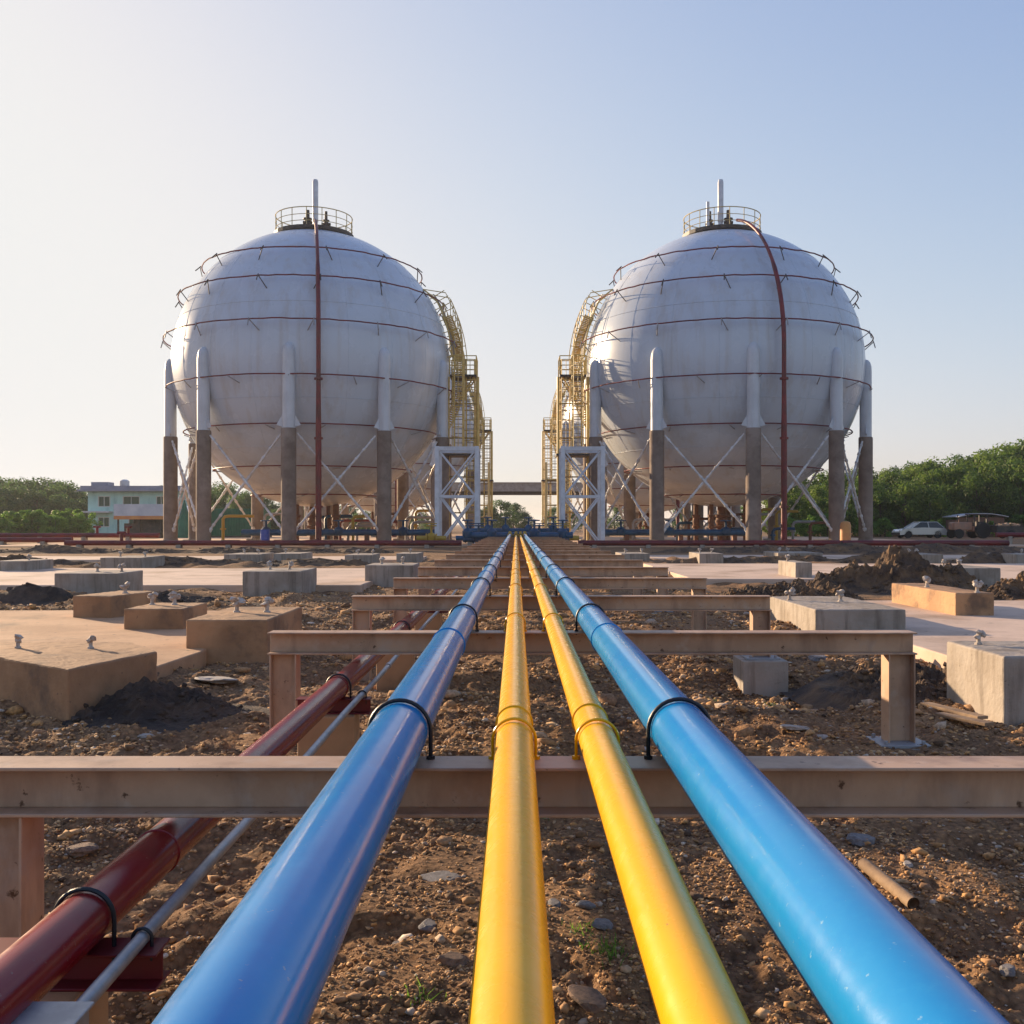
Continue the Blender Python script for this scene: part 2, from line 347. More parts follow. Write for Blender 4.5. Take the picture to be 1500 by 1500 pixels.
# ---------------------------------------------------------------- gravel as one mass
def gravel():
    T = (1+5**.5)/2
    V = np.array([(-1,T,0),(1,T,0),(-1,-T,0),(1,-T,0),(0,-1,T),(0,1,T),(0,-1,-T),(0,1,-T),(T,0,-1),(T,0,1),(-T,0,-1),(-T,0,1)])/1.9
    Fc = np.array([(0,11,5),(0,5,1),(0,1,7),(0,7,10),(0,10,11),(1,5,9),(5,11,4),(11,10,2),(10,7,6),(7,1,8),(3,9,4),(3,4,2),(3,2,6),(3,6,8),(3,8,9),(4,9,5),(2,4,11),(6,2,10),(8,6,7),(9,8,1)])
    n = 210000
    u = rng.random(n); y = 2.1*(20/2.1)**(u**1.1)
    x = (rng.random(n)*2-1)*(y*.56+.5)
    keep = ~(((x < -2.9) & (y > 7.2) & (y < 13.7)) | ((x > 3.7) & (y > 7.8)) | ((x < -3) & (y > 18.8)))
    dens = vnoise(x*1.1, y*1.1, 21)*.6+vnoise(x*3.5, y*3.5, 22)*.5
    keep &= rng.random(n) < np.clip((dens-.27)*2.4, .18, 1)
    x, y = x[keep], y[keep]; n = len(x)
    r = .003+.0085*rng.random(n)**2.6+(rng.random(n) < .025)*.012*rng.random(n)+(rng.random(n) < .004)*.022
    r *= np.clip(y/4, .75, 2.6)
    z = gh(x, y)
    a = rng.random(n)*6.28; ca, sa = np.cos(a), np.sin(a)
    S = np.stack([.8+.7*rng.random(n), .6+.5*rng.random(n), .35+.5*rng.random(n)], 1)
    P = V[None]*S[:,None]*(1+.42*(rng.random((n,12,1))*2-1))*r[:,None,None]
    X = P[...,0]*ca[:,None]-P[...,1]*sa[:,None]+x[:,None]; Y = P[...,0]*sa[:,None]+P[...,1]*ca[:,None]+y[:,None]; Z = P[...,2]+(z+r*.22)[:,None]
    co = np.stack([X,Y,Z], -1).reshape(-1,3)
    fc = (Fc[None]+(np.arange(n)*12)[:,None,None]).reshape(-1,3)
    me = bpy.data.meshes.new('gravel'); me.vertices.add(len(co)); me.vertices.foreach_set('co', co.ravel())
    me.loops.add(fc.size); me.loops.foreach_set('vertex_index', fc.ravel().astype(np.int32))
    me.polygons.add(len(fc)); me.polygons.foreach_set('loop_start', np.arange(0, fc.size, 3, dtype=np.int32)); me.update(calc_edges=True)
    me.materials.append(M['stone']); o = bpy.data.objects.new('gravel', me); COL.objects.link(o)
    tv = np.clip(rng.beta(1.6, 2.4, n), 0, 1); set_tint(o, np.repeat(tv, 20))
    tag(o, 'loose brown gravel and clods strewn over the bare earth', 'gravel', kind='stuff')
gravel()

# ---------------------------------------------------------------- pipe supports
def ibeam_x(b, x0, x1, yc, ztop, h=.125, w=.135, tf=.009, tw=.008):
    b.box(x0, x1, yc-w/2, yc+w/2, ztop-tf, ztop)
    b.box(x0+.001, x1-.001, yc-tw/2, yc+tw/2, ztop-h+tf, ztop-tf)
    b.box(x0, x1, yc-w/2, yc+w/2, ztop-h, ztop-h+tf)
def hpost(b, xc, yc, z0, z1, h=.15, w=.125, t=.008):
    b.box(xc-h/2, xc-h/2+t, yc-w/2, yc+w/2, z0, z1)
    b.box(xc+h/2-t, xc+h/2, yc-w/2, yc+w/2, z0, z1)
    b.box(xc-h/2+t, xc+h/2-t, yc-t/2, yc+t/2, z0+.001, z1-.001)
BT = EYE-.61                         # top of the beams
PIPES = [('blue_pipe', -.302, .073, 'blue', 'deep blue pipe on the left of the two yellow pipes', 'black'),
         ('yellow_pipe', -.005, .049, 'yellow', 'yellow pipe running straight down the middle of the rack', 'yellow'),
         ('yellow_pipe', .211, .048, 'yellow', 'yellow pipe beside the lighter worn blue pipe', 'yellow'),
         ('blue_pipe', .425, .0745, 'blue_worn', 'light worn blue pipe on the right edge of the pipe rack', 'black')]
SY = [2.63, 5.83, 8.75]+[8.75+2.93*i for i in range(1, 15)]
def ubolt(xc, r, y, parent, mname):
    b = MB(); R = r+.007; pts = [(xc-R, y, BT-.02), (xc-R, y, BT+r)]
    for k in range(1, 16): q = math.pi-math.pi*k/16; pts.append((xc+R*math.cos(q), y, BT+r+R*math.sin(q)))
    pts += [(xc+R, y, BT+r), (xc+R, y, BT-.02)]
    b.tube(pts, .0055 if mname == 'black' else .004, 8)
    for s in (-1, 1): b.lathe([(.011, BT), (.011, BT+.009)], 6, (xc+s*R, y, 0))
    return b.build('pipe_clamp', M[mname], parent, smooth=True)
for i, y in enumerate(SY):
    if i == 0: lab = 'nearest tan steel pipe support, its beam crossing the whole foreground'
    elif i == 1: lab = 'second tan steel pipe support with its end post bolted to a base plate'
    else: lab = '%s tan steel pipe support counted from the front of the rack' % ord_(i)
    s = empty('pipe_support', (0, 0, 0), label=lab, cat='pipe support', group='steel supports under the pipe rack')
    x0, x1 = -1.40, (2.26 if i < 2 else 2.17)
    if i > 8: x1 = 2.1
    b = MB(); ibeam_x(b, x0, x1, y, BT); bo = b.build('beam', M['beam'], s, bevel=.002, seg=1)
    for k, xp in enumerate((x0+.085, x1-.085)):
        z0 = G(xp, y)-.02
        ped = .0
        if i == 2 and k == 1: ped = .24; 
        b = MB(); hpost(b, xp, y, z0+ped+.03, BT-.1255); b.build('post', M['beam'], s, bevel=.0015, seg=1)
        if i < 8:
            b = MB(); b.box(xp-.14, xp+.14, y-.13, y+.13, z0+ped+.015, z0+ped+.03)
            for (u, v) in ((-1,-1),(1,-1),(1,1),(-1,1)): b.lathe([(.012, z0+ped+.03), (.012, z0+ped+.05)], 6, (xp+u*.105, y+v*.1, 0))
            b.build('base_plate', M['grey'], s, bevel=.002, seg=1)
            b = MB()
            if ped: b.box(xp-.19, xp+.19, y-.2, y+.2, z0-.1, z0+ped+.015)
            else: b.box(xp-.17, xp+.17, y-.16, y+.16, z0-.12, z0+.015)
            b.build('footing', M['concrete'], s, bevel=.008)
    if i < 9:
        for (nm, xc, r, mn, lb, cm) in PIPES: ubolt(xc, r, y+(0 if i else .03), s, cm)
for (nm, xc, r, mn, lb, cm) in PIPES:
    b = MB(); b.tube([(xc, yy, BT+r) for yy in (-3, 0, 3, 6, 12, 24, 36, 50)], r, 56)
    o = b.build(nm, M[mn], smooth=True); tag(o, lb, 'pipe', 'painted pipes on the steel rack')
    for yy in [2.95+random.uniform(-.1,.1) if r < .06 else 4.7+random.uniform(-.3,.3), 10.3+random.uniform(-.5,.5), 17.1, 24.2, 31]:
        b = MB(); n = 40
        b.tube([(xc+(r+.0005)*math.cos(6.2832*k/n), yy, BT+r+(r+.0005)*math.sin(6.2832*k/n)) for k in range(n)], .0045, 6, closed=True)
        b.build('weld_seam', M[mn], o, smooth=True)

# low red pipe and thin grey conduit beneath the beams
b = MB(); b.tube([(-.894, yy, EYE-.817) for yy in (-1.5, 2, 6, 12, 30, 50)], .055, 48)
rp = b.build('red_pipe', M['red'], smooth=True); tag(rp, 'dark red pipe running low beneath the beams on the left', 'pipe')
for yy in (2.55, 5.1, 8.1, 12.):
    b = MB(); n = 36; b.tube([(-.894+.0555*math.cos(6.2832*k/n), yy, EYE-.817+.0555*math.sin(6.2832*k/n)) for k in range(n)], .003, 6, closed=True)
    b.build('weld_seam', M['red'], rp, smooth=True)
b = MB(); b.tube([(-.774, yy, EYE-.857+.004*math.sin(yy*3)) for yy in [1.80+.4*i for i in range(80)]], .0145, 20)
gp = b.build('conduit', M['galv'], smooth=True); tag(gp, 'thin grey galvanised conduit beside the low red pipe', 'conduit')
for yy in (3.2, 6.2, 9.2):
    b = MB(); b.lathe([(.0185, -.03), (.0185, .03)], 20); cpl = b.build('coupling', M['galv'], gp, smooth=True)
    cpl.rotation_euler = (R_(90), 0, 0); cpl.location = (-.774, yy, EYE-.857)
for k, yy in enumerate((2.12, 5.15, 8.0, 11.0)):
    s = empty('pipe_rest', (-.9, yy, 0), label=('%s red pipe rest from the front, on a block under the low red pipe' % ord_(k)), cat='pipe rest', group='rests under the red pipe')
    zt = EYE-.873; gz = G(-.9, yy)
    b = MB(); x0, x1, yc = -.2, .17, 0
    ibeam_x(b, x0, x1, 0, zt, .075, .09, .006, .006); b.build('rest_beam', M['red_far'], s, bevel=.0015, seg=1)
    b = MB(); b.box(-.18, .10 if k else .02, -.1, .1, gz-.1, zt-.0752); b.build('footing', M['concrete_tan'], s, bevel=.01)
    for (cx, r, zc, mm) in ((0.006, .062, EYE-.817, 'black'), (.126, .02, EYE-.857, 'black')):
        b = MB(); pts = [(cx-r, 0, zt-.03)]+[(cx+r*math.cos(math.pi-math.pi*j/14), 0, zc+r*math.sin(math.pi-math.pi*j/14)) for j in range(15)]+[(cx+r, 0, zt-.03)]
        b.tube(pts, .005 if r > .03 else .004, 8); b.build('pipe_clamp', M[mm], s, smooth=True)
jb = empty('junction_box', (-.80, 1.66, EYE-.857), label='grey junction plate at the near end of the thin conduit', cat='junction box')
b = MB(); b.box(-.06, .06, -.12, .12, -.05, .018); b.build('box_body', M['galv'], jb, bevel=.006)
b = MB(); b.box(-.066, .066, -.126, .126, .0185, .026); b.build('lid', M['galv'], jb, bevel=.003)
b = MB(); b.box(-.02, .02, -.02, .02, -(EYE-.857)-.05, -.0502); b.build('stand', M['galv'], jb)

# ---------------------------------------------------------------- concrete pedestals
def bolt(parent, x, y, z, s=1.0):
    s *= .8
    b = MB(); b.tube([(x, y, z-.02), (x, y, z+.06*s), (x+.004, y, z+.10*s)], [.02*s, .019*s, .02*s], 8)
    for k in range(4): b.ico((x+random.uniform(-.03,.035)*s, y+random.uniform(-.02,.02)*s, z+(.07+.014*k)*s), .036*s, 1, 1, .8, .4)
    b.lathe([(.035*s, z-.005), (.03*s, z+.015)], 8, (x, y, 0))
    return b.build('anchor_bolt', M['bolt_w'], parent)
M['bolt_w'] = mat('wrapped_bolt', (.50,.45,.40), .8, var=(.33,.25,.19), vscale=20)
CT = bpy.data.textures.new('chips', 'CLOUDS'); CT.noise_scale = .09; CT.noise_depth = 4
def pedestal(label, x0, x1, y0, y1, h, zb=.12, m='concrete', bolts=(), yaw=0, poly=None, bs=1.0):
    cx, cy = (x0+x1)/2, (y0+y1)/2
    e = empty('concrete_pedestal', (cx, cy, zb), R_(yaw), label, 'concrete block', 'concrete pedestals on the slabs')
    b = MB(); hx, hy = (x1-x0)/2, (y1-y0)/2
    j = lambda: random.uniform(-.01, .01)
    P = poly and [(x-cx, y-cy) for x, y in poly] or [(-hx+j(),-hy+j()),(hx+j(),-hy+j()),(hx+j(),hy+j()),(-hx+j(),hy+j())]
    b.prism(P, -.3, h); bo_ = b.build('block', M[m], e, bevel=.014, seg=2)
    ss = bo_.modifiers.new('sub', 'SUBSURF'); ss.subdivision_type = 'SIMPLE'; ss.levels = ss.render_levels = 5 if y0 < 15 else 3
    dm = bo_.modifiers.new('rough', 'DISPLACE'); dm.texture = CT; dm.strength = .011; dm.mid_level = .5; dm.texture_coords = 'LOCAL'
    for (u, v) in bolts: bolt(e, u*hx, v*hy, h, bs)
    return e
def ped_px(label, px0, px1, yt, yb, depth, zb=.12, m='concrete', bolts=(), yaw=0, bs=1.4):
    Y = (EYE-zb)*F/(yb-VY); xa = (px0-VX)*Y/F; xb = (px1-VX)*Y/F; h = (yb-yt)*Y/F
    return pedestal(label, xa, xb, Y, Y+depth, h, zb, m, bolts, yaw, bs=bs)
pedestal('large tan concrete pedestal at the left edge with two anchor bolts', -4.3, -2.5, 6.5, 8.7, .34, 0, 'concrete_tan', ((-.33,.0),(.28,-.02)),
         poly=[(-2.84,6.5),(-2.60,7.42),(-3.0,8.0),(-4.6,8.0),(-4.6,7.45),(-3.6,7.1)], bs=.95)
pedestal('large pale concrete pedestal at the right edge, its left side in sun', 3.03, 4.4, 6.36, 7.22, .44, 0, 'concrete', ((-.82,.45),(-.1,.3)), bs=1)
ped_px('ochre stained concrete block behind the tan slab on the left', 115, 178, 873, 905, 1.0, m='concrete_tan', bolts=((.5,.0),), yaw=-12)
ped_px('long dark concrete block beside the ochre one on the left slab', 182, 268, 892, 922, .9, m='concrete_tan', bolts=((-.7,.3),(.1,.3)))
ped_px('brown concrete block at the right corner of the left slab', 272, 392, 908, 950, 1.5, m='concrete_tan', bolts=((-.35,.1),(.45,.1)))
ped_px('grey concrete block with two bolts at the far left of the pale slab', 80, 172, 840, 868, 1.2, bolts=((-.1,0),(.7,0)))
ped_px('grey concrete block standing mid left before the pale slab', 355, 440, 837, 864, 1.5, bolts=((-.4,0),(.3,0)))
ped_px('grey concrete block next to the pipe rack on the left', 535, 606, 828, 851, 1.3, bolts=((-.5,0),(.4,0)))
ped_px('small grey block at the extreme left edge near the red pipe', -10, 38, 822, 836, 1.5, bolts=((.3,0),))
ped_px('small grey block below the red pipe left of the first tank', 147, 205, 817, 829, 2, bolts=((-.7,0),(.6,0)))
ped_px('low grey block below the red pipe under the left tank', 328, 380, 812, 822, 2, zb=.08, bolts=((-.3,0),(.5,0)))
ped_px('low grey block beside the rack below the left tank riser', 400, 440, 811, 821, 2, zb=.08, bolts=((-.6,0),))
ped_px('low grey block close to the left end of the red pipe', 505, 545, 813, 824, 2, zb=.08, bolts=((-.4,0),(.7,0)))
ped_px('small block left of rack beside far supports', 580, 612, 811, 821, 2, zb=.08, bolts=((0,0),))
pedestal('sunlit ochre concrete pedestal with two bolts in front of the dirt mound', 5.5, 5.98, 12.8, 15.0, .28, .12, 'concrete_tan', ((-.5,.1),(.3,-.9)), bs=1.5)
ped_px('grey concrete pedestal with a pale top behind the second support post', 1196, 1326, 893, 922, 2.1, bolts=((-.85,.3),(.3,.1)))
ped_px('grey concrete pedestal right of the dirt mound', 1401, 1466, 832, 855, 1.6, bolts=((-.8,0),(-.1,0)))
ped_px('grey concrete block left of the dirt mound on the pale slab', 1165, 1190, 824, 846, 1.4, bolts=((-.9,0),))
ped_px('small grey block under the right red pipe behind the mound', 1340, 1382, 812, 824, 2, zb=.08, bolts=((-.5,0),(0,0)))
ped_px('pale block at the right edge below the red pipe', 1489, 1530, 812, 824, 2, zb=.08, bolts=((.5,0),))
ped_px('wide grey block beside the rack below the right tank', 1025, 1060, 811, 823, 2, zb=.08, bolts=((-.5,0),(.5,0)))
ped_px('grey block below the red riser of the right tank', 1140, 1205, 810, 821, 2, zb=.08, bolts=((-.6,0),(-.2,0)))
ped_px('tiny grey block close to the right end of the far supports', 910, 952, 811, 821, 2, zb=.08, bolts=((-.5,0),(.7,0)))

# ---------------------------------------------------------------- heaps of soil
def heap(name, label, cx, cy, rx, ry, h, m, seed, peaks, cat='soil heap', rough=.16, z0=0, n=110):
    b = MB(); X = np.linspace(-1, 1, n); A, B = np.meshgrid(X, X)
    Z = np.zeros_like(A)
    for (px_, py_, ph, pw) in peaks: Z = np.maximum(Z, ph*np.exp(-(((A-px_)/pw)**2+((B-py_)/pw)**2)))
    wx, wy = A*rx+cx, B*ry+cy
    k = 1/max(rx*.3, .25)
    Z2 = Z*h*(1+rough*4*(vnoise(wx*k*1.6+50, wy*k*1.6, seed)-.5))
    Z2 += np.clip(Z*3, 0, 1)*h*rough*1.2*((vnoise(wx*k*5, wy*k*5, seed+1)-.5)+.7*(vnoise(wx*k*12, wy*k*12, seed+2)-.5)+.4*(vnoise(wx*k*26, wy*k*26, seed+3)-.5))
    edge = np.clip((1-np.sqrt(A*A+B*B))*5, 0, 1); Z2 = Z2*edge-.12*(1-edge)-.02
    b.v = [(float(x), float(y), float(z)) for x, y, z in zip(A.ravel()*rx, B.ravel()*ry, Z2.ravel())]
    b.f = [(j*n+i, j*n+i+1, (j+1)*n+i+1, (j+1)*n+i) for j in range(n-1) for i in range(n-1)]
    for _ in range(1100):
        i = random.randrange(n); j = random.randrange(n)
        if Z2[j, i] > h*.02:
            r = random.uniform(.01, .04)*min(1.6, max(.6, rx))*random.uniform(.4,1)**1.5
            b.ico((A[j,i]*rx, B[j,i]*ry, Z2[j,i]+r*.2), r, 1.2, 1, .8, .35)
    o = b.build(name, M[m]); o.location = (cx, cy, z0); tag(o, label, cat); return o
heap('soil_heap', 'big brown heap of clods right of the rack, lit orange on its left', 7.3, 19.2, 2.2, 1.9, .98, 'soil', 31, [(0,0,.82,.33),(-.42,.1,.55,.26),(.42,.15,.45,.25),(-.7,0,.3,.2),(.12,.3,.65,.22)])
heap('soil_heap', 'lower spread of brown clods left of the big heap', 4.6, 17.0, 1.5, 1.6, .34, 'soil', 41, [(-.1,0,.8,.4),(.4,.1,.75,.3),(-.5,.1,.5,.3)], rough=.3)
heap('soil_heap', 'black soil heap against the large tan pedestal on the left', -2.25, 6.75, .85, .75, .27, 'soil_dark', 51, [(-.25,.05,1,.34),(.1,.1,.6,.3),(-.5,-.15,.45,.25)], z0=0)
heap('soil_heap', 'dark rubble bank between the left slabs', -8.2, 16.2, 5.2, 1.6, .34, 'soil_dark', 61, [(-.8,0,.9,.3),(-.5,0,.8,.25),(-.2,.1,.7,.22),(.1,0,.6,.2),(.5,.1,.4,.2)], rough=.35)
heap('soil_heap', 'grey brown mound of rubble behind the slab at far left', -16.5, 29.5, 4.2, 1.6, .75, 'soil', 71, [(-.5,0,1,.3),(0,.1,.75,.3),(.4,0,.5,.3)], rough=.3)
heap('soil_heap', 'dark soil patch right of the second support post', 3.1, 7.9, .9, 1.3, .12, 'soil', 81, [(0,.2,.9,.4),(-.3,-.3,.7,.35),(.3,0,.7,.3)], rough=.6)
heap('soil_heap', 'dark ridge of soil right of the ochre pedestal', 9.4, 17.3, 2.3, 1.0, .38, 'soil', 91, [(-.4,0,.8,.35),(.1,0,.9,.35),(.6,0,.7,.3)], rough=.3)

heap('soil_heap', 'long low ridge of brown earth between the far left slabs', -13, 30.5, 10, 1.6, .34, 'soil', 101, [(-.8,0,.8,.3),(-.45,.1,1,.3),(-.1,0,.8,.25),(.25,0,.9,.28),(.6,.1,.7,.3),(.85,0,.5,.2)], rough=.35)
heap('soil_heap', 'long ridge of earth before the left red main', -15, 45, 11, 2.2, .30, 'soil', 111, [(-.8,0,.8,.3),(-.45,.1,1,.3),(-.1,0,.8,.25),(.25,0,.9,.28),(.6,.1,.7,.3),(.85,0,.5,.2)], rough=.35)
heap('soil_heap', 'long low ridge of earth behind the big heap on the right', 13, 32.8, 9, 1.4, .36, 'soil', 121, [(-.8,0,.6,.3),(-.45,.1,.8,.3),(-.1,0,1,.25),(.25,0,.9,.28),(.6,.1,.9,.3),(.85,0,.6,.2)], rough=.35)
heap('soil_heap', 'long ridge of earth before the right red main', 16, 45, 11, 2.2, .30, 'soil', 131, [(-.8,0,.6,.3),(-.45,.1,.8,.3),(-.1,0,1,.25),(.25,0,.9,.28),(.6,.1,.9,.3),(.85,0,.6,.2)], rough=.35)

# ---------------------------------------------------------------- larger stones and rubbish
def rock(label, px, py, size, mcol, flat=.5, sx=1.2, sy=.9):
    Y = EYE*F/(py-VY); x = (px-VX)*Y/F; z = G(x, Y)
    bm = bmesh.new(); bmesh.ops.create_icosphere(bm, subdivisions=3, radius=1)
    sd_ = random.random()*50
    from mathutils import noise as mn
    for v in bm.verts:
        d = 1+.35*mn.noise(v.co*1.3+Vector((sd_,0,0)))+.12*mn.noise(v.co*4+Vector((0,sd_,0)))
        v.co = v.co*d; v.co.x *= sx; v.co.y *= sy; v.co.z *= flat
        v.co.z = max(min(v.co.z, flat*.62), -flat*.7)
    me = bpy.data.meshes.new('stone'); bm.to_mesh(me); bm.free(); me.materials.append(M[mcol])
    o = bpy.data.objects.new('stone', me); COL.objects.link(o); o.scale = (size/2,)*3; o.location = (x, Y, z+size*flat*.15); o.rotation_euler = (random.uniform(-.15,.15), random.uniform(-.15,.15), random.uniform(0,6))
    tag(o, label, 'stone', 'larger stones lying on the dirt'); return o
M['stone_grey'] = mat('grey_stone', (.20,.19,.19), .8, var=(.13,.12,.12), vscale=3, bump=.4, bscale=12)
M['stone_pale'] = mat('pale_stone', (.42,.38,.34), .85, var=(.3,.26,.22), vscale=3, bump=.4, bscale=12)
M['stone_brown'] = mat('brown_stone', (.24,.15,.10), .85, var=(.13,.085,.06), vscale=3, bump=.5, bscale=12)
for args in [('flat grey slate stone between the left blue and middle yellow pipes', 640, 1292, .13, 'stone_grey', .28),
    ('grey stone below the flat slate between the pipes', 630, 1358, .07, 'stone_grey', .5),
    ('dark brown clod beside the left blue pipe low in the frame', 585, 1375, .05, 'stone_grey', .6),
    ('pale grey stone right of the middle yellow pipe', 858, 1336, .06, 'stone_grey', .45),
    ('second grey stone just below it between the yellow pipes', 882, 1366, .07, 'stone_grey', .4),
    ('small stone left of the lower pair between the yellow pipes', 812, 1333, .045, 'stone_grey', .4),
    ('brown clod near the bottom beside the middle yellow pipe', 665, 1420, .07, 'stone_brown', .6),
    ('big brown clod at the bottom between yellow pipes', 862, 1478, .09, 'stone_brown', .5),
    ('pale pebble at the right near the bottom edge', 1476, 1416, .05, 'stone_grey', .7),
    ('white pebble right of the worn blue pipe', 1330, 1276, .035, 'stone_pale', .7),
    ('flat pale stone left of the worn blue pipe behind the first beam', 935, 1085, .13, 'stone_pale', .2),
    ('white broken concrete chip behind the first beam on the right', 1165, 1072, .16, 'stone_pale', .25),
    ('small white chip right of the broken concrete chip', 1210, 1080, .08, 'stone_pale', .4),
    ('white lump of rubble at the foot of the second support post', 1225, 1000, .12, 'stone_pale', .4),
    ('grey lump of rubble near the soil patch', 1200, 970, .15, 'stone_grey', .5),
    ('white rubble lump left of the low red pipe', 215, 1078, .08, 'stone_pale', .5),
    ('small white stone beside the left post of the second support', 362, 1076, .05, 'stone_pale', .6),
    ('flat pale slab of rubble by the left slab edge', 320, 1000, .3, 'stone_pale', .2),
    ('tan stone near the bottom left beside the conduit', 160, 1488, .13, 'stone_brown', .4),
    ('orange brown clod left of the red pipe by the post', 120, 1240, .1, 'stone_brown', .5),
    ('pale stone under the second beam between pipes', 690, 1080, .05, 'stone_pale', .4),
    ('dark clod right of the worn blue pipe beyond the beam', 1260, 1240, .1, 'stone_grey', .5)]: rock(*args)
# broken tube on the dirt
wp = at(1265, 1285, 3.65); wq = at(1338, 1333, 3.33)
wp.z = G(wp.x, 3.65)+.03; wq.z = G(wq.x, 3.33)+.03
b = MB(); b.tube([wp, (wp+wq)/2, wq], .022, 16, cap=False); b.tube([wq, (wp+wq)/2, wp], .016, 16, cap=False)
o = b.build('broken_tube', M['wood'], smooth=True); tag(o, 'short tan broken tube lying on the dirt right of the worn blue pipe', 'tube')
# flat boards by the right pedestal
for k, (a_, b_, c_, d_) in enumerate([(1355,1046,1440,1068),(1375,1062,1450,1078)]):
    Y1 = EYE*F/(b_-VY); Y2 = EYE*F/(d_-VY); p1 = Vector(((a_-VX)*Y1/F, Y1, .06)); p2 = Vector(((c_-VX)*Y2/F, Y2, .05))
    bb = MB(); Ln = (p2-p1).length; bb.box(0, Ln, -.04, .04, 0, .02); o = bb.build('plank', M['wood'], bevel=.003)
    o.location = p1; o.rotation_euler = (0, 0, math.atan2(p2.y-p1.y, p2.x-p1.x)); tag(o, ['upper weathered plank beside the right pedestal', 'lower weathered plank beside the right pedestal'][k], 'plank', 'planks by the right pedestal')
# grass tufts
gb = MB(); tv = []
for (px, py) in [(848,1372),(895,1402),(905,1412),(880,1395),(800,1185),(618,1472),(1050,1000),(1130,1005),(870,1010)]:
    Y = EYE*F/(py-VY); X0 = (px-VX)*Y/F
    for k in range(34):
        x = X0+random.gauss(0,.03); y = Y+random.gauss(0,.03); z = G(x, y); a = random.uniform(0,6.28); h = random.uniform(.012,.035); ww = .0025
        dx, dy = math.cos(a)*ww, math.sin(a)*ww; lx, ly = random.gauss(0,.014), random.gauss(0,.014)
        gb.add([(x-dx,y-dy,z-.003),(x+dx,y+dy,z-.003),(x+lx,y+ly,z+h)], [(0,1,2)]); tv.append(random.random())
o = gb.build('grass', M['leaf_bright']); set_tint(o, tv); tag(o, 'sparse green weeds sprouting between the stones', 'grass', kind='stuff')

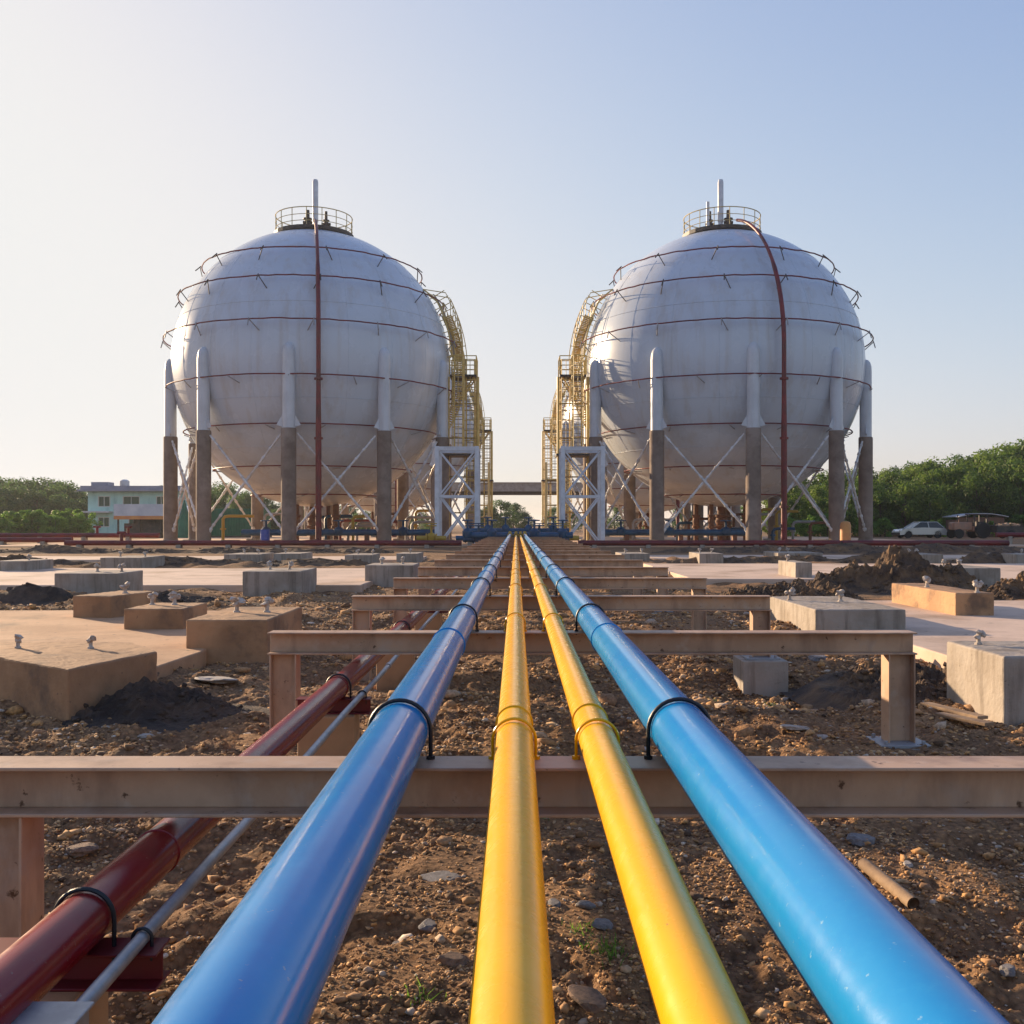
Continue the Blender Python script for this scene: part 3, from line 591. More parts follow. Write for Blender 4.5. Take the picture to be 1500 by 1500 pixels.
# ---------------------------------------------------------------- gas spheres
RS = 9.0; ZC = 11.42
def sph(a, el, rad, m=1):            # a from the camera side, el latitude
    return Vector((m*rad*math.cos(el)*math.sin(a), -rad*math.cos(el)*math.cos(a), ZC+rad*math.sin(el)))
def tank(m, loc, label, riser_a, leg0):
    e = empty('gas_sphere', loc, label=label, cat='gas tank', group='spherical gas tanks')
    bm = bmesh.new(); bmesh.ops.create_uvsphere(bm, u_segments=128, v_segments=80, radius=RS)
    for v in bm.verts: v.co.z += ZC
    me = bpy.data.meshes.new('shell'); bm.to_mesh(me); bm.free(); me.materials.append(M['white']); me.shade_smooth()
    sh = bpy.data.objects.new('shell', me); COL.objects.link(sh); sh.parent = e
    # plate welds, slightly proud
    b = MB()
    for el in (-38, -18, 18, 47):
        n = 96; b.tube([sph(6.2832*k/n, R_(el), RS) for k in range(n)], .022, 4, closed=True)
    for k in range(20):
        a = k*2*math.pi/20+.1; b.tube([sph(a, R_(el), RS) for el in range(-37, 48, 5)], .016, 4)
    b.build('weld_seams', M['white'], sh)
    # legs
    A = [R_(leg0+36*k) for k in range(10)]; zj = 6.78
    for a in A:
        c = Vector((RS*math.sin(a), -RS*math.cos(a), 0))
        b = MB(); b.lathe([(.37, zj-.05), (.37, 10.9), (.35, 11.25), (.28, 11.5), (.15, 11.66), (.02, 11.7)], 20, c)
        lg = b.build('leg', M['leg_white'], e, smooth=True, angle=60)
        b = MB(); b.lathe([(.47, 0.0), (.46, .3), (.435, .32), (.435, zj-.06), (.41, zj)], 20, c); b.build('concrete_sleeve', M['leg_con'], lg, smooth=True)
        b = MB(); b.box(c.x-.65, c.x+.65, c.y-.65, c.y+.65, -.2, .22); b.build('footing', M['concrete'], lg, bevel=.03)
        t = Vector((math.cos(a), math.sin(a), 0)); 
        for s in (-1, 1):
            b = MB(); q0 = c+t*s*.36; b.add([q0+Vector((0,0,7.55)), q0+Vector((0,0,6.85)), q0+t*s*.34+Vector((0,0,6.95)),
                                   q0+Vector((0,0,7.55))+Vector((c.x,c.y,0)).normalized()*.05, q0+Vector((0,0,6.85))+Vector((c.x,c.y,0)).normalized()*.05, q0+t*s*.34+Vector((0,0,6.95))+Vector((c.x,c.y,0)).normalized()*.05],
                                  [(0,1,2),(3,5,4),(0,2,5,3),(2,1,4,5),(1,0,3,4)])
            b.build('gusset', M['leg_white'], lg)
    for k in range(10):
        a, a2 = A[k], A[(k+1) % 10]
        for (p_, q_) in ((a, a2), (a2, a)):
            off = .06 if p_ == a else -.06
            P0 = Vector(((RS+off)*math.sin(p_), -(RS+off)*math.cos(p_), 7.05)); Q0 = Vector(((RS+off)*math.sin(q_), -(RS+off)*math.cos(q_), .5))
            d = (Q0-P0).normalized(); P1 = P0+d*.75; Q1 = Q0-d*.6
            b = MB(); b.tube([P1, Q1], .065, 8)
            nn = 9
            for j in range(nn+1):
                c_ = P1.lerp(Q1, (j+.5)/(nn+1)); b.tube([c_-d*.06, c_+d*.06], .10, 8)
            b.tube([P1.lerp(Q1, .5)-d*.25, P1.lerp(Q1, .5)+d*.25], .09, 8)
            b.tube([Q1-d*.1, Q0-d*.1], [.12, .2], 8)
            b.build('cross_brace', M['brace'], e, smooth=True)
    # spray rings
    for el, off in ((41.5,.48),(26.5,.55),(9.5,.58),(-9.5,.45),(-27.5,.28),(-46,.24),(-64,.22)):
        n = 110 if abs(el) < 50 else 60; b = MB(); q = R_(el)
        wob = [random.uniform(-.03,.03) for _ in range(n)]
        b.tube([sph(6.2832*k/n, q+wob[k]*.05, RS+off+wob[k]*.6) for k in range(n)], .042, 6, closed=True)
        rg = b.build('spray_ring', M['red_far'], e, smooth=True)
        ns = max(6, int(17*math.cos(q)))
        for k in range(ns):
            a = 6.2832*(k+.3)/ns+el; b = MB()
            b.tube([sph(a+(.04 if k % 2 else -.04)/math.cos(q), q-.055, RS-.02), sph(a, q-.005, RS+off+.1)], .03, 6)
            if el > 0: b.tube([sph(a, q+.004, RS+off+.1), sph(a, q-.045, RS+off+.16)], .035, 6)
            b.build('ring_bracket', M['dark'] if el > 20 else M['grey'], rg)
    # riser following the meridian and then straight down
    a = R_(riser_a); path = [sph(a, R_(el), RS+.55) for el in range(74, -3, -4)]
    last = path[-1]; path += [Vector((last.x, last.y, z)) for z in (9, 6, 3, .35)]
    b = MB(); b.tube(path, [.10 if p.z > ZC+5 else .13 if p.z > 6 else .17 for p in path], 12)
    rs = b.build('riser_pipe', M['red_far'], e, smooth=True)
    b = MB(); 
    for z in (2.2, 6.1, 9.5): b.lathe([(.25, z), (.25, z+.12)], 14, (last.x, last.y, 0))
    b.box(last.x-.4, last.x+.4, last.y-.3, last.y+.3, .05, .34); b.build('flange', M['red_far'], rs)
    # top platform
    zt = ZC+RS-.12
    pf = MB(); n = 28; pf.lathe([(2.42, zt-.5), (2.5, zt-.5), (2.5, zt-.19), (2.3, zt-.19), (2.3, zt-.5)], n)
    pf.lathe([(2.6, zt-.18), (2.6, zt+.06), (.6, zt+.06), (.6, zt-.18)], n)
    for k in range(14):
        q = k*2*math.pi/14; pf.tube([(2.4*math.cos(q), 2.4*math.sin(q), zt-.7), (2.4*math.cos(q), 2.4*math.sin(q), zt-.12)], .07, 6)
    pl = pf.build('top_platform', M['dark'], e)
    b = MB()
    for zr, rr in ((zt+1.2, .032), (zt+.75, .022), (zt+.35, .022)):
        b.tube([(2.5*math.cos(6.2832*k/36), 2.5*math.sin(6.2832*k/36), zr) for k in range(36)], rr, 6, closed=True)
    for k in range(16):
        q = k*2*math.pi/16; b.tube([(2.5*math.cos(q), 2.5*math.sin(q), zt-.15), (2.5*math.cos(q), 2.5*math.sin(q), zt+1.2)], .028, 6)
    b.build('railing', M['ladder_pale'], pl)
    b = MB(); b.lathe([(.15, zt-.1), (.15, zt+.9), (.19, zt+.92), (.19, zt+3.5), (.15, zt+3.7)], 16, (-.1*m, -.1, 0)); b.build('vent_mast', M['frame_white'], pl, smooth=True)
    b = MB()
    for (x, y, h, r) in ((-.75*m, .2, 1.7, .15), (.35*m, -.4, 1.6, .2), (.1*m, .5, .9, .16)):
        b.lathe([(r, zt-.1), (r, zt+.2), (r*1.6, zt+.22), (r*1.6, zt+.34), (r, zt+.36), (r, zt+h*.6), (r*1.5, zt+h*.6+.02), (r*1.5, zt+h*.6+.1), (r*.7, zt+h*.6+.12), (r*.6, zt+h)], 12, (x, y, 0))
        b.tube([(x-.3, y, zt+h*.5), (x+.3, y, zt+h*.5)], .1, 8)
    b.build('relief_valve', M['dark'], pl, smooth=True)
    if m > 0:
        b = MB(); b.lathe([(.11, zt), (.11, zt+2.3)], 10, (-.9, .1, 0)); b.build('vent_pipe', M['frame_white'], pl, smooth=True)
    # access ladder on the side facing the rack
    aa = R_(84); mm = -m
    lad = MB(); offs = .75
    for s in (-1, 1):
        for o_, r_ in ((.4, .05), (1.15, .03)):
            lad.tube([sph(aa+s*.075/max(.35, math.cos(R_(el))), R_(el), RS+(o_ if el < 30 else .02), mm) for el in list(range(4, 30, 3))+[34]], r_, 6)
    for el in range(4, 32, 5):
        for s in (-1, 1):
            lad.tube([sph(aa+s*.075/max(.35, math.cos(R_(el))), R_(el), RS+.05, mm), sph(aa+s*.075/max(.35, math.cos(R_(el))), R_(el), RS+1.15, mm)], .028, 6)
    ld = lad.build('access_ladder', M['ladder'], e)
    b = MB()
    for i in range(42):
        el = R_(4+i*27/42); w_ = .05/max(.35, math.cos(el)); b.tube([sph(aa-w_, el, RS+.4, mm), sph(aa+w_, el, RS+.4, mm)], .03, 5)
    b.build('rungs', M['grey'], ld)
    # curved stairs wrapping close round the flank
    for (a0, a1, e0, e1, o0) in ((82, 106, -24, 2, .35), (94, 80, 5, 20, .3), (96, 112, -10, 12, .6)):
        P_ = lambda f, o_: sph(R_(a0+(a1-a0)*f), R_(e0+(e1-e0)*f), RS+o_, mm)
        b = MB()
        for o_ in (o0, o0+.55):
            b.tube([P_(k/16, o_) for k in range(17)], .05, 6)
            b.tube([P_(k/16, o_)+Vector((0,0,1.0)) for k in range(17)], .03, 6)
            for k in range(0, 17, 2): b.tube([P_(k/16, o_), P_(k/16, o_)+Vector((0,0,1.0))], .026, 5)
        st = b.build('curved_stair', M['ladder_pale'], e)
        b = MB()
        for k in range(28): b.tube([P_((k+.5)/28, o0), P_((k+.5)/28, o0+.55)], .05, 5)
        b.build('treads', M['ladder'], st)
    # equator platform and caged vertical ladders
    c = sph(aa, 0, RS+1.0, mm); x, y = c.x, c.y; zp = ZC-.55
    b = MB(); b.box(x-.85, x+.85, y-1.0, y+1.0, zp-.14, zp)
    pp = b.build('ladder_platform', M['dark'], e)
    b = MB()
    for (u, v) in ((-.85,-1),(.85,-1),(.85,1),(-.85,1),(.85,0),(0,-1),(0,1)):
        b.tube([(x+u, y+v, zp), (x+u, y+v, zp+1.2)], .04, 6)
    for zz in (zp+1.2, zp+.6): b.tube([(x-.85*mm, y-1, zz), (x+.85*mm, y-1, zz), (x+.85*mm, y+1, zz), (x-.85*mm, y+1, zz)], .035, 6)
    for (u, v) in ((-.7,-.8),(.7,.8),(-.7,.8),(.7,-.8)): b.tube([(x+u, y+v, zp-.1), (x+u*.3-mm*.5, y+v*.5, zp-1.6)], .05, 6)
    b.build('railing', M['ladder'], pp)
    def vladder(xl, yl, z0, z1, cage=True):
        b = MB()
        for s in (-.28, .28): b.tube([(xl+s, yl, z0), (xl+s, yl, z1+1.1)], .06, 6)
        lo = b.build('caged_ladder', M['ladder'], e)
        b = MB(); z = z0+.15
        while z < z1: b.tube([(xl-.28, yl, z), (xl+.28, yl, z)], .028, 5); z += .3
        b.build('rungs', M['grey'], lo)
        if cage:
            b = MB(); z = z0+2.0 if z0 < 1 else z0+.4
            zs = []
            while z < z1+1.1:
                b.tube([(xl+.38*math.cos(q), yl-.36-.38*math.sin(q), z) for q in [math.pi*k/8-0 for k in range(0, 9)]]+[], .03, 5); zs.append(z); z += .65
            for k in (0, 2, 4, 6, 8):
                q = math.pi*k/8; b.tube([(xl+.38*math.cos(q), yl-.36-.38*math.sin(q), zs[0]), (xl+.38*math.cos(q), yl-.36-.38*math.sin(q), zs[-1])], .022, 5)
            b.build('safety_cage', M['ladder'], lo)
    vladder(x-.25*mm, y-1.35, 5.7, zp)
    vladder(x+.45*mm, y-.2, .1, zp)
    b = MB(); b.box(x-1.1, x+1.1, y-1.9, y+.4, 5.62, 5.74); mp_ = b.build('ladder_platform', M['dark'], e)
    b = MB()
    for s in (-1, 1):
        b.tube([(x+s*.95, y-.9, .1), (x+s*.95, y-.9, zp-.15)], .09, 8)
        for z in (2, 4.3, 6.8, 9): b.tube([(x-.95, y-.9, z), (x+.95, y-.9, z)], .05, 6)
    b.build('ladder_post', M['ladder'], e)
    # bottom nozzles and valves under the shell
    b = MB()
    for (u, v, r) in ((0,0,.3), (-1.6,.6,.16), (1.5,-.4,.18), (.7,1.3,.14), (-.9,-1.1,.14)):
        zz = ZC-math.sqrt(RS*RS-u*u-v*v); b.lathe([(r, .15), (r, 1.0), (r*1.7, 1.02), (r*1.7, 1.16), (r*1.2, 1.2), (r*1.5, 1.45), (r*1.2, 1.7), (r*1.7, 1.74), (r*1.7, 1.88), (r, 1.9), (r, zz+.05)], 14, (u, v, 0))
    b.build('bottom_nozzle', M['rust'], e, smooth=True)
    return e
M['ladder_pale'] = mat('pale_yellow_rail', (.56,.44,.2), .5)
XL, XR, D1, D2 = -13.35, 13.6, 67.7, 106.0
t1 = tank(-1, (XL, D1, 0), 'white gas sphere at front left with a straight dark red riser', 12.6, 2)
t2 = tank(1, (XR, D1, 0), 'white gas sphere at front right with a curving dark red riser', 10, 0)
t3 = copy_tree(t1); t3.location = (XL, D2, 0); t3['label'] = 'second row white gas sphere mostly hidden behind the front left one'
t4 = copy_tree(t2); t4.location = (XR, D2, 0); t4['label'] = 'second row white gas sphere mostly hidden behind the front right one'

# ---------------------------------------------------------------- steel lattice frames beside the ladders
def frame(cx, cy, label):
    e = empty('steel_frame', (cx, cy, 0), label=label, cat='steel frame', group='white braced steel frames')
    W, Dp, H = 1.17, 1.1, 5.85
    for u in (-1, 1):
        for v in (-1, 1):
            b = MB(); b.box(u*W-.13, u*W+.13, v*Dp-.12, v*Dp+.12, .0, H); b.build('column', M['frame_white'], e, bevel=.02, seg=1)
    b = MB()
    for v in (-1, 1): b.box(-W+.131, W-.131, v*Dp-.1, v*Dp+.1, H-.25, H-.02); b.box(-W+.131, W-.131, v*Dp-.06, v*Dp+.06, 2.85, 2.97)
    for u in (-1, 1): b.box(u*W-.1, u*W+.1, -Dp+.121, Dp-.121, H-.25, H-.02)
    b.build('top_beam', M['frame_white'], e)
    for (v, lo, hi) in ((-1, .15, 2.9), (-1, 2.95, H-.3), (1, .15, 2.9), (1, 2.95, H-.3)):
        for s in (-1, 1):
            b = MB(); b.tube([(-s*(W-.13), v*Dp-.02*s, lo), (s*(W-.13), v*Dp-.02*s, hi)], .055, 6); b.build('diagonal_brace', M['frame_white'], e)
    return e
frame(-3.48, 61.3, 'white braced steel frame below the ladder of the left front sphere')
frame(3.92, 61.3, 'white braced steel frame below the ladder of the right front sphere')

# second-row yellow posts
for (px, lab) in ((716, 'slim yellow post frame left of the gap between tanks'), (800, 'slim yellow post frame right of the gap between tanks')):
    s = 1 if px > VX else -1; x = (px-VX)*88/F
    e = empty('handrail_gate', (x, 88, 0), label=lab, cat='post frame', group='yellow post frames in the gap')
    for dx in (0, s*1.9):
        b = MB(); b.tube([(dx, 0, 0), (dx, 0, 6.6)], .09, 8); b.build('post', M['ladder_pale'], e)
    for zb_ in (5.1, 2.9): b = MB(); b.tube([(0,0,zb_), (s*1.9,0,zb_)], .07, 6); b.build('crossbar', M['ladder'], e)

# ---------------------------------------------------------------- pipe bridge in the gap
e = empty('pipe_bridge', (0.2, 132, 0), label='grey enclosed bridge spanning the gap between the tank rows', cat='bridge')
b = MB(); b.box(-12, 12, -1.5, 1.5, 5.45, 6.5); b.box(-12.05, 12.05, -1.6, 1.6, 6.5, 6.62); b.build('deck', M['grey'], e)
b = MB(); b.box(-12, 12, -1.3, 1.3, 5.05, 5.449); b.build('girder', M['dark'], e)
for x in (-9.5, 9.5):
    b = MB(); b.box(x-.35, x+.35, -.5, .5, 0, 5.05); b.build('pier', M['grey'], e)

# ---------------------------------------------------------------- fire mains (red) along the front of the tanks
def redmain(label, x0, x1, y, z, r=.15, stubs=()):
    b = MB(); b.tube([(x0, y, z), (x1, y, z)], r, 14)
    o = b.build('fire_main', M['red_far'], smooth=True); tag(o, label, 'pipe', 'dark red fire mains on low saddles')
    n = int(abs(x1-x0)/3)
    for k in range(n+1):
        xx = x0+(x1-x0)*(k+.3)/(n+1); b = MB(); b.box(xx-.12, xx+.12, y-.22, y+.22, 0, z-r*.6); b.build('saddle', M['concrete'], o)
    if stubs:
        b = MB()
        for xx in stubs: b.tube([(xx, y, z), (xx, y, z+.55)], .09, 10); b.tube([(xx-.22, y, z+.55), (xx+.22, y, z+.55)], .07, 8)
        b.build('hydrant_branch', M['red_far'], o, smooth=True)
    return o
redmain('dark red main running before the left sphere to the rack', -24.0, -2.9, 54.5, .26, stubs=(-21,))
redmain('dark red main running before the right sphere to the dirt mound', 3.3, 26.2, 54.5, .26)
redmain('short red main at the far left edge', -38, -26, 60, .35)
redmain('second red main behind, left of the first sphere', -40, -23, 66, .55, stubs=(-27,-25))
redmain('red main at the right edge beyond the parked car', 30, 46, 64, .6, stubs=(33,))
# branch linking risers
for (x, lab) in ((XL+2.0, 'short red link from the left riser to the main'), (XR+1.7, 'short red link from the right riser to the main')):
    b = MB(); b.tube([(x, 54.5, .27), (x, 58.6, .3)], .14, 12); o = b.build('link_pipe', M['red_far'], smooth=True); tag(o, lab, 'pipe', 'links between riser and main')

# blue headers under the tanks
def valve(b, x, y, z, r=.16):
    b.lathe([(r*1.1, z-.25), (r*1.6, z-.1), (r*1.6, z+.1), (r*.9, z+.22), (r*.35, z+.25), (r*.35, z+.6), (r*1.7, z+.6), (r*1.7, z+.66), (r*.3, z+.68)], 14, (x, y, 0))
def header(label, x0, x1, y, z, r, vs, mname='blue_far'):
    b = MB(); b.tube([(x0, y, z), (x1, y, z)], r, 16); o = b.build('header_pipe', M[mname], smooth=True); tag(o, label, 'pipe', 'blue header pipes under the tanks')
    for xx in vs:
        b = MB(); valve(b, xx, y, z+.1, r); b.build('valve', M['blue_far'], o, smooth=True)
    n = max(2, int((x1-x0)/3.0)); 
    for k in range(n):
        xx = x0+(x1-x0)*(k+.5)/n; b = MB(); b.box(xx-.13, xx+.13, y-.2, y+.2, 0, z-r*.7); b.build('stanchion', M['rust'], o)
    return o
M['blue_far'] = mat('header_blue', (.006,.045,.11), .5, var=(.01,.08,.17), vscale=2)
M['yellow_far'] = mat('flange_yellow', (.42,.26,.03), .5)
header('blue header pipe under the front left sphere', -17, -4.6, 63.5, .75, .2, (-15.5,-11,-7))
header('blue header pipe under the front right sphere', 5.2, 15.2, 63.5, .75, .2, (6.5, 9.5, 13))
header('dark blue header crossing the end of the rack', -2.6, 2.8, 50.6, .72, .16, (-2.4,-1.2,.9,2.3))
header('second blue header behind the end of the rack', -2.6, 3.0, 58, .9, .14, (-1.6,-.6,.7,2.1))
# yellow flanges and blue risers where the rack ends
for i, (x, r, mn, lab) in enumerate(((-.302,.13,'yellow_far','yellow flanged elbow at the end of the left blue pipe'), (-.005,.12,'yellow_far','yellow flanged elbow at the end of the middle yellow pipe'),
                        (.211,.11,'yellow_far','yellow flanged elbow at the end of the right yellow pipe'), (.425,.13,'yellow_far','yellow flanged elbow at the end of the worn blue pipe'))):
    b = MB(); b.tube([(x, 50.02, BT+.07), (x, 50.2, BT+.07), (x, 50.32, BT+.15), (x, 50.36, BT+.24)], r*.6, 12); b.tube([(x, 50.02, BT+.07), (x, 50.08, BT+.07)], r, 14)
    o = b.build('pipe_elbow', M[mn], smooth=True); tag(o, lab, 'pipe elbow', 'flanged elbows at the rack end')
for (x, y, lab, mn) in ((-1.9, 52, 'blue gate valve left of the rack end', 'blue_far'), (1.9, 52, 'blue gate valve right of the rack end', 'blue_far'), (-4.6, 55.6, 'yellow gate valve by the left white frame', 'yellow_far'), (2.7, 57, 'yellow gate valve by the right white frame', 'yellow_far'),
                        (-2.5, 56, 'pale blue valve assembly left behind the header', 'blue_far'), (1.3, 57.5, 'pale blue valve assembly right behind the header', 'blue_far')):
    e = empty('gate_valve', (x, y, 0), label=lab, cat='valve', group='gate valves near the rack end')
    b = MB(); b.tube([(-.8,0,.5), (.8,0,.5)], .14, 12); b.tube([(-.3,0,.5), (-.24,0,.5)], .26, 14); b.tube([(.24,0,.5), (.3,0,.5)], .26, 14); valve(b, 0, 0, .55, .17); b.build('valve_body', M[mn], e, smooth=True)
    b = MB(); b.tube([(.28*math.cos(6.2832*k/16), .28*math.sin(6.2832*k/16), 1.3) for k in range(16)], .03, 6, closed=True); b.tube([(0,0,1.1),(0,0,1.32)], .03, 6); b.tube([(-.27,0,1.3),(.27,0,1.3)], .02, 6); b.build('handwheel', M[mn], e, smooth=True)
    b = MB(); b.box(-.15, .15, -.15, .15, 0, .37); b.build('footing', M['concrete'], e)
# pipework and clutter under the spheres
def clutter(cx, cy, side):
    k = 0
    names = {'rust': 'rust brown', 'blue_far': 'blue', 'red_far': 'dark red', 'grey': 'grey', 'yellow_far': 'yellow'}
    for j, x in enumerate(sorted(cx+random.uniform(-6.5, 6.5) for _ in range(13))):
        y = cy+random.uniform(-3, 7); mn = random.choice(list(names)); h = random.uniform(.9, 2.4)
        b = MB(); b.tube([(x, y, 0), (x, y, h-.2), (x+.12, y, h-.04), (x+.35, y, h), (x+random.uniform(1, 2.6), y, h)], .1, 10); b.lathe([(.2, h*.5), (.2, h*.5+.1)], 12, (x, y, 0))
        o = b.build('standpipe', M[mn], smooth=True); tag(o, '%s standpipe under the front %s sphere, %s from the left' % (names[mn], side, ord_(j)), 'pipe', 'standpipes under the front %s sphere' % side)
    for j, x in enumerate(sorted(cx+random.uniform(-6, 6) for _ in range(4))):
        y = cy-random.uniform(4.5, 8.5)
        b = MB(); a = .9+.5*random.random(); b.prism([(-a,-.3),(a,-.3),(a*.8,.35),(-a*.7,.4)], 0, .12); b.prism([(-a*.5,-.2),(a*.5,-.25),(a*.3,.25),(-a*.3,.2)], .12, .3)
        o = b.build('sand_pile', M['sandy']); o.location = (x, y, .05); o.rotation_euler = (0,0,random.uniform(-.4,.4))
        tag(o, 'low tan sand pile under the front %s sphere, %s from the left' % (side, ord_(j)), 'sand pile', 'sand piles under the front %s sphere' % side)
M['sandy'] = mat('tan_sand', (.42,.27,.16), .9, var=(.3,.19,.11), vscale=3, bump=.6, bscale=10)
clutter(XL, D1, 'left'); clutter(XR, D1, 'right')

# ---------------------------------------------------------------- buildings on the left
e = empty('teal_building', (-49, 132, 0), label='teal two storey building with a flat blue grey roof at the far left', cat='building')
def wall_with_openings(b, x0, x1, z0, z1, y, th, ops):
    xsn = sorted({x0, x1}|{o[0] for o in ops}|{o[1] for o in ops}); zsn = sorted({z0, z1}|{o[2] for o in ops}|{o[3] for o in ops})
    for i in range(len(xsn)-1):
        for j in range(len(zsn)-1):
            cx, cz = (xsn[i]+xsn[i+1])/2, (zsn[j]+zsn[j+1])/2
            if any(o[0] < cx < o[1] and o[2] < cz < o[3] for o in ops): continue
            b.box(xsn[i], xsn[i+1], y, y+th, zsn[j], zsn[j+1])
ops = [(-4.9,-3.3,3.5,4.9), (-1.7,.5,3.5,4.9), (2.6,3.9,3.5,4.9), (-4.9,-3.4,.9,2.2), (-1,.4,.2,2.3), (2.2,3.8,.9,2.2)]
b = MB(); wall_with_openings(b, -6.2, 6, 0, 5.5, 0, .25, ops); b.box(-6.2, -5.95, .25, 8, 0, 5.5); b.box(5.75, 6, .25, 8, 0, 5.5); b.box(-5.95, 5.75, 7.75, 8, 0, 5.5); b.box(-5.95, 5.75, .25, 7.75, 2.8, 2.95); b.build('wall', M['teal'], e)
b = MB(); b.prism([(-7.2,-1),(7,-1),(7,9),(-7.2,9)], 5.5, 5.75); b.box(-6.9, 6.7, -.7, 8.7, 5.75, 6.2); b.box(-6.2, -4, 1, 3, 6.2, 6.75); b.build('roof', M['roof'], e)
b = MB(); b.box(-7.4, -3, -1.3, -.002, 2.75, 2.95); b.build('canopy', M['tin'], e)
for (x0, x1, z0, z1) in ops:
    b = MB(); b.box(x0, x0+.1, -.03, .12, z0, z1); b.box(x1-.1, x1, -.03, .12, z0, z1); b.box(x0+.1, x1-.1, -.03, .12, z1-.1, z1); b.box(x0+.1, x1-.1, -.03, .12, z0, z0+.1); b.box((x0+x1)/2-.04, (x0+x1)/2+.04, -.02, .11, z0+.1, z1-.1)
    wf = b.build('door' if z0 < .5 else 'window', M['wframe'], e)
    b = MB(); b.box(x0+.1, x1-.1, .13, .15, z0+.1, z1-.1); b.build('pane', M['glass'], wf)
# water tank on its roof
b = MB(); b.lathe([(.6, 6.2), (.62, 6.3), (.62, 7.0), (.3, 7.2)], 16); o = b.build('roof_tank', M['tin'], smooth=True); o.location = (-52, 136, 0.001); tag(o, 'small pale water tank on the teal building roof', 'water tank')

e = empty('site_shed', (-34.3, 96, 0), label='long open shed with a pale blue sheet over an orange strip, dark inside', cat='shed')
b = MB()
for x in (-3, -1, 1, 3):
    for y in (0, 4): b.box(x-.07, x+.07, y-.07, y+.07, 0, 2.2)
b.build('post', M['dark'], e)
b = MB(); b.add([(-3.3,-.25,2.0),(3.3,-.25,2.0),(3.3,4.6,3.0),(-3.3,4.6,3.0),(-3.3,-.25,2.08),(3.3,-.25,2.08),(3.3,4.6,3.08),(-3.3,4.6,3.08)], [(0,1,2,3),(4,7,6,5),(0,4,5,1),(1,5,6,2),(2,6,7,3),(3,7,4,0)]); b.build('roof', M['banner'], e)
b = MB(); b.box(-3.3, 3.3, -.32, -.26, 2.05, 3.15); b.build('fascia_sheet', M['banner'], e)
b = MB(); b.box(-3.3, 3.3, -.33, -.27, 1.72, 2.045); b.build('orange_strip', M['orange'], e)
b = MB(); b.box(-3.1, 3.1, 4.1, 4.2, 0, 2.9); b.box(-3.1, 3.1, .2, 3.9, .4, .6); b.box(-2.6, 2.8, .4, 3.4, .6, 1.35); b.build('back_wall', M['dark'], e)

# green tent and containers
e = empty('green_tent', (-29.8, 92, 0), label='tall pointed green tarpaulin tent between the left legs', cat='tent')
b = MB(); b.lathe([(1.0, 0), (.95, .3), (.45, 2.0), (.08, 3.3), (.03, 3.5)], 10); b.build('canopy', M['green_tarp'], e); b = MB(); b.tube([(0,0,0),(0,0,3.9)], .05, 6); b.build('pole', M['grey'], e)
e = empty('green_container', (-26, 94, 0), label='green box container behind the left sphere legs', cat='container')
b = MB(); b.box(-2.6, 2.9, 0, 2.4, .2, 2.7)
for k in range(22): b.box(-2.5+k*.24, -2.4+k*.24, -.05, -.001, .35, 2.55)
b.build('box_body', M['green_tarp'], e); b = MB(); b.box(-2.7, 3.0, -.1, 2.5, 0, .19); b.build('base_frame', M['dark'], e)
b = MB(); b.lathe([(.28,0),(.28,.27),(.3,.29),(.28,.31),(.28,.56),(.3,.58),(.28,.6),(.28,.86),(.26,.88)], 20); o = b.build('drum', mat('drum_blue',(.03,.08,.4),.4), smooth=True); o.location = (-15.2, 62, .06); tag(o, 'blue drum standing under the left sphere', 'drum')
b = MB(); b.lathe([(.3,0),(.3,.9),(.24,1.05),(.1,1.1)], 16); o = b.build('gas_bottle', M['orange'], smooth=True); o.location = (18.4, 57.2, .06); o.scale = (1,1,1.25); tag(o, 'orange upright cylinder at the foot of the right sphere leg', 'cylinder')

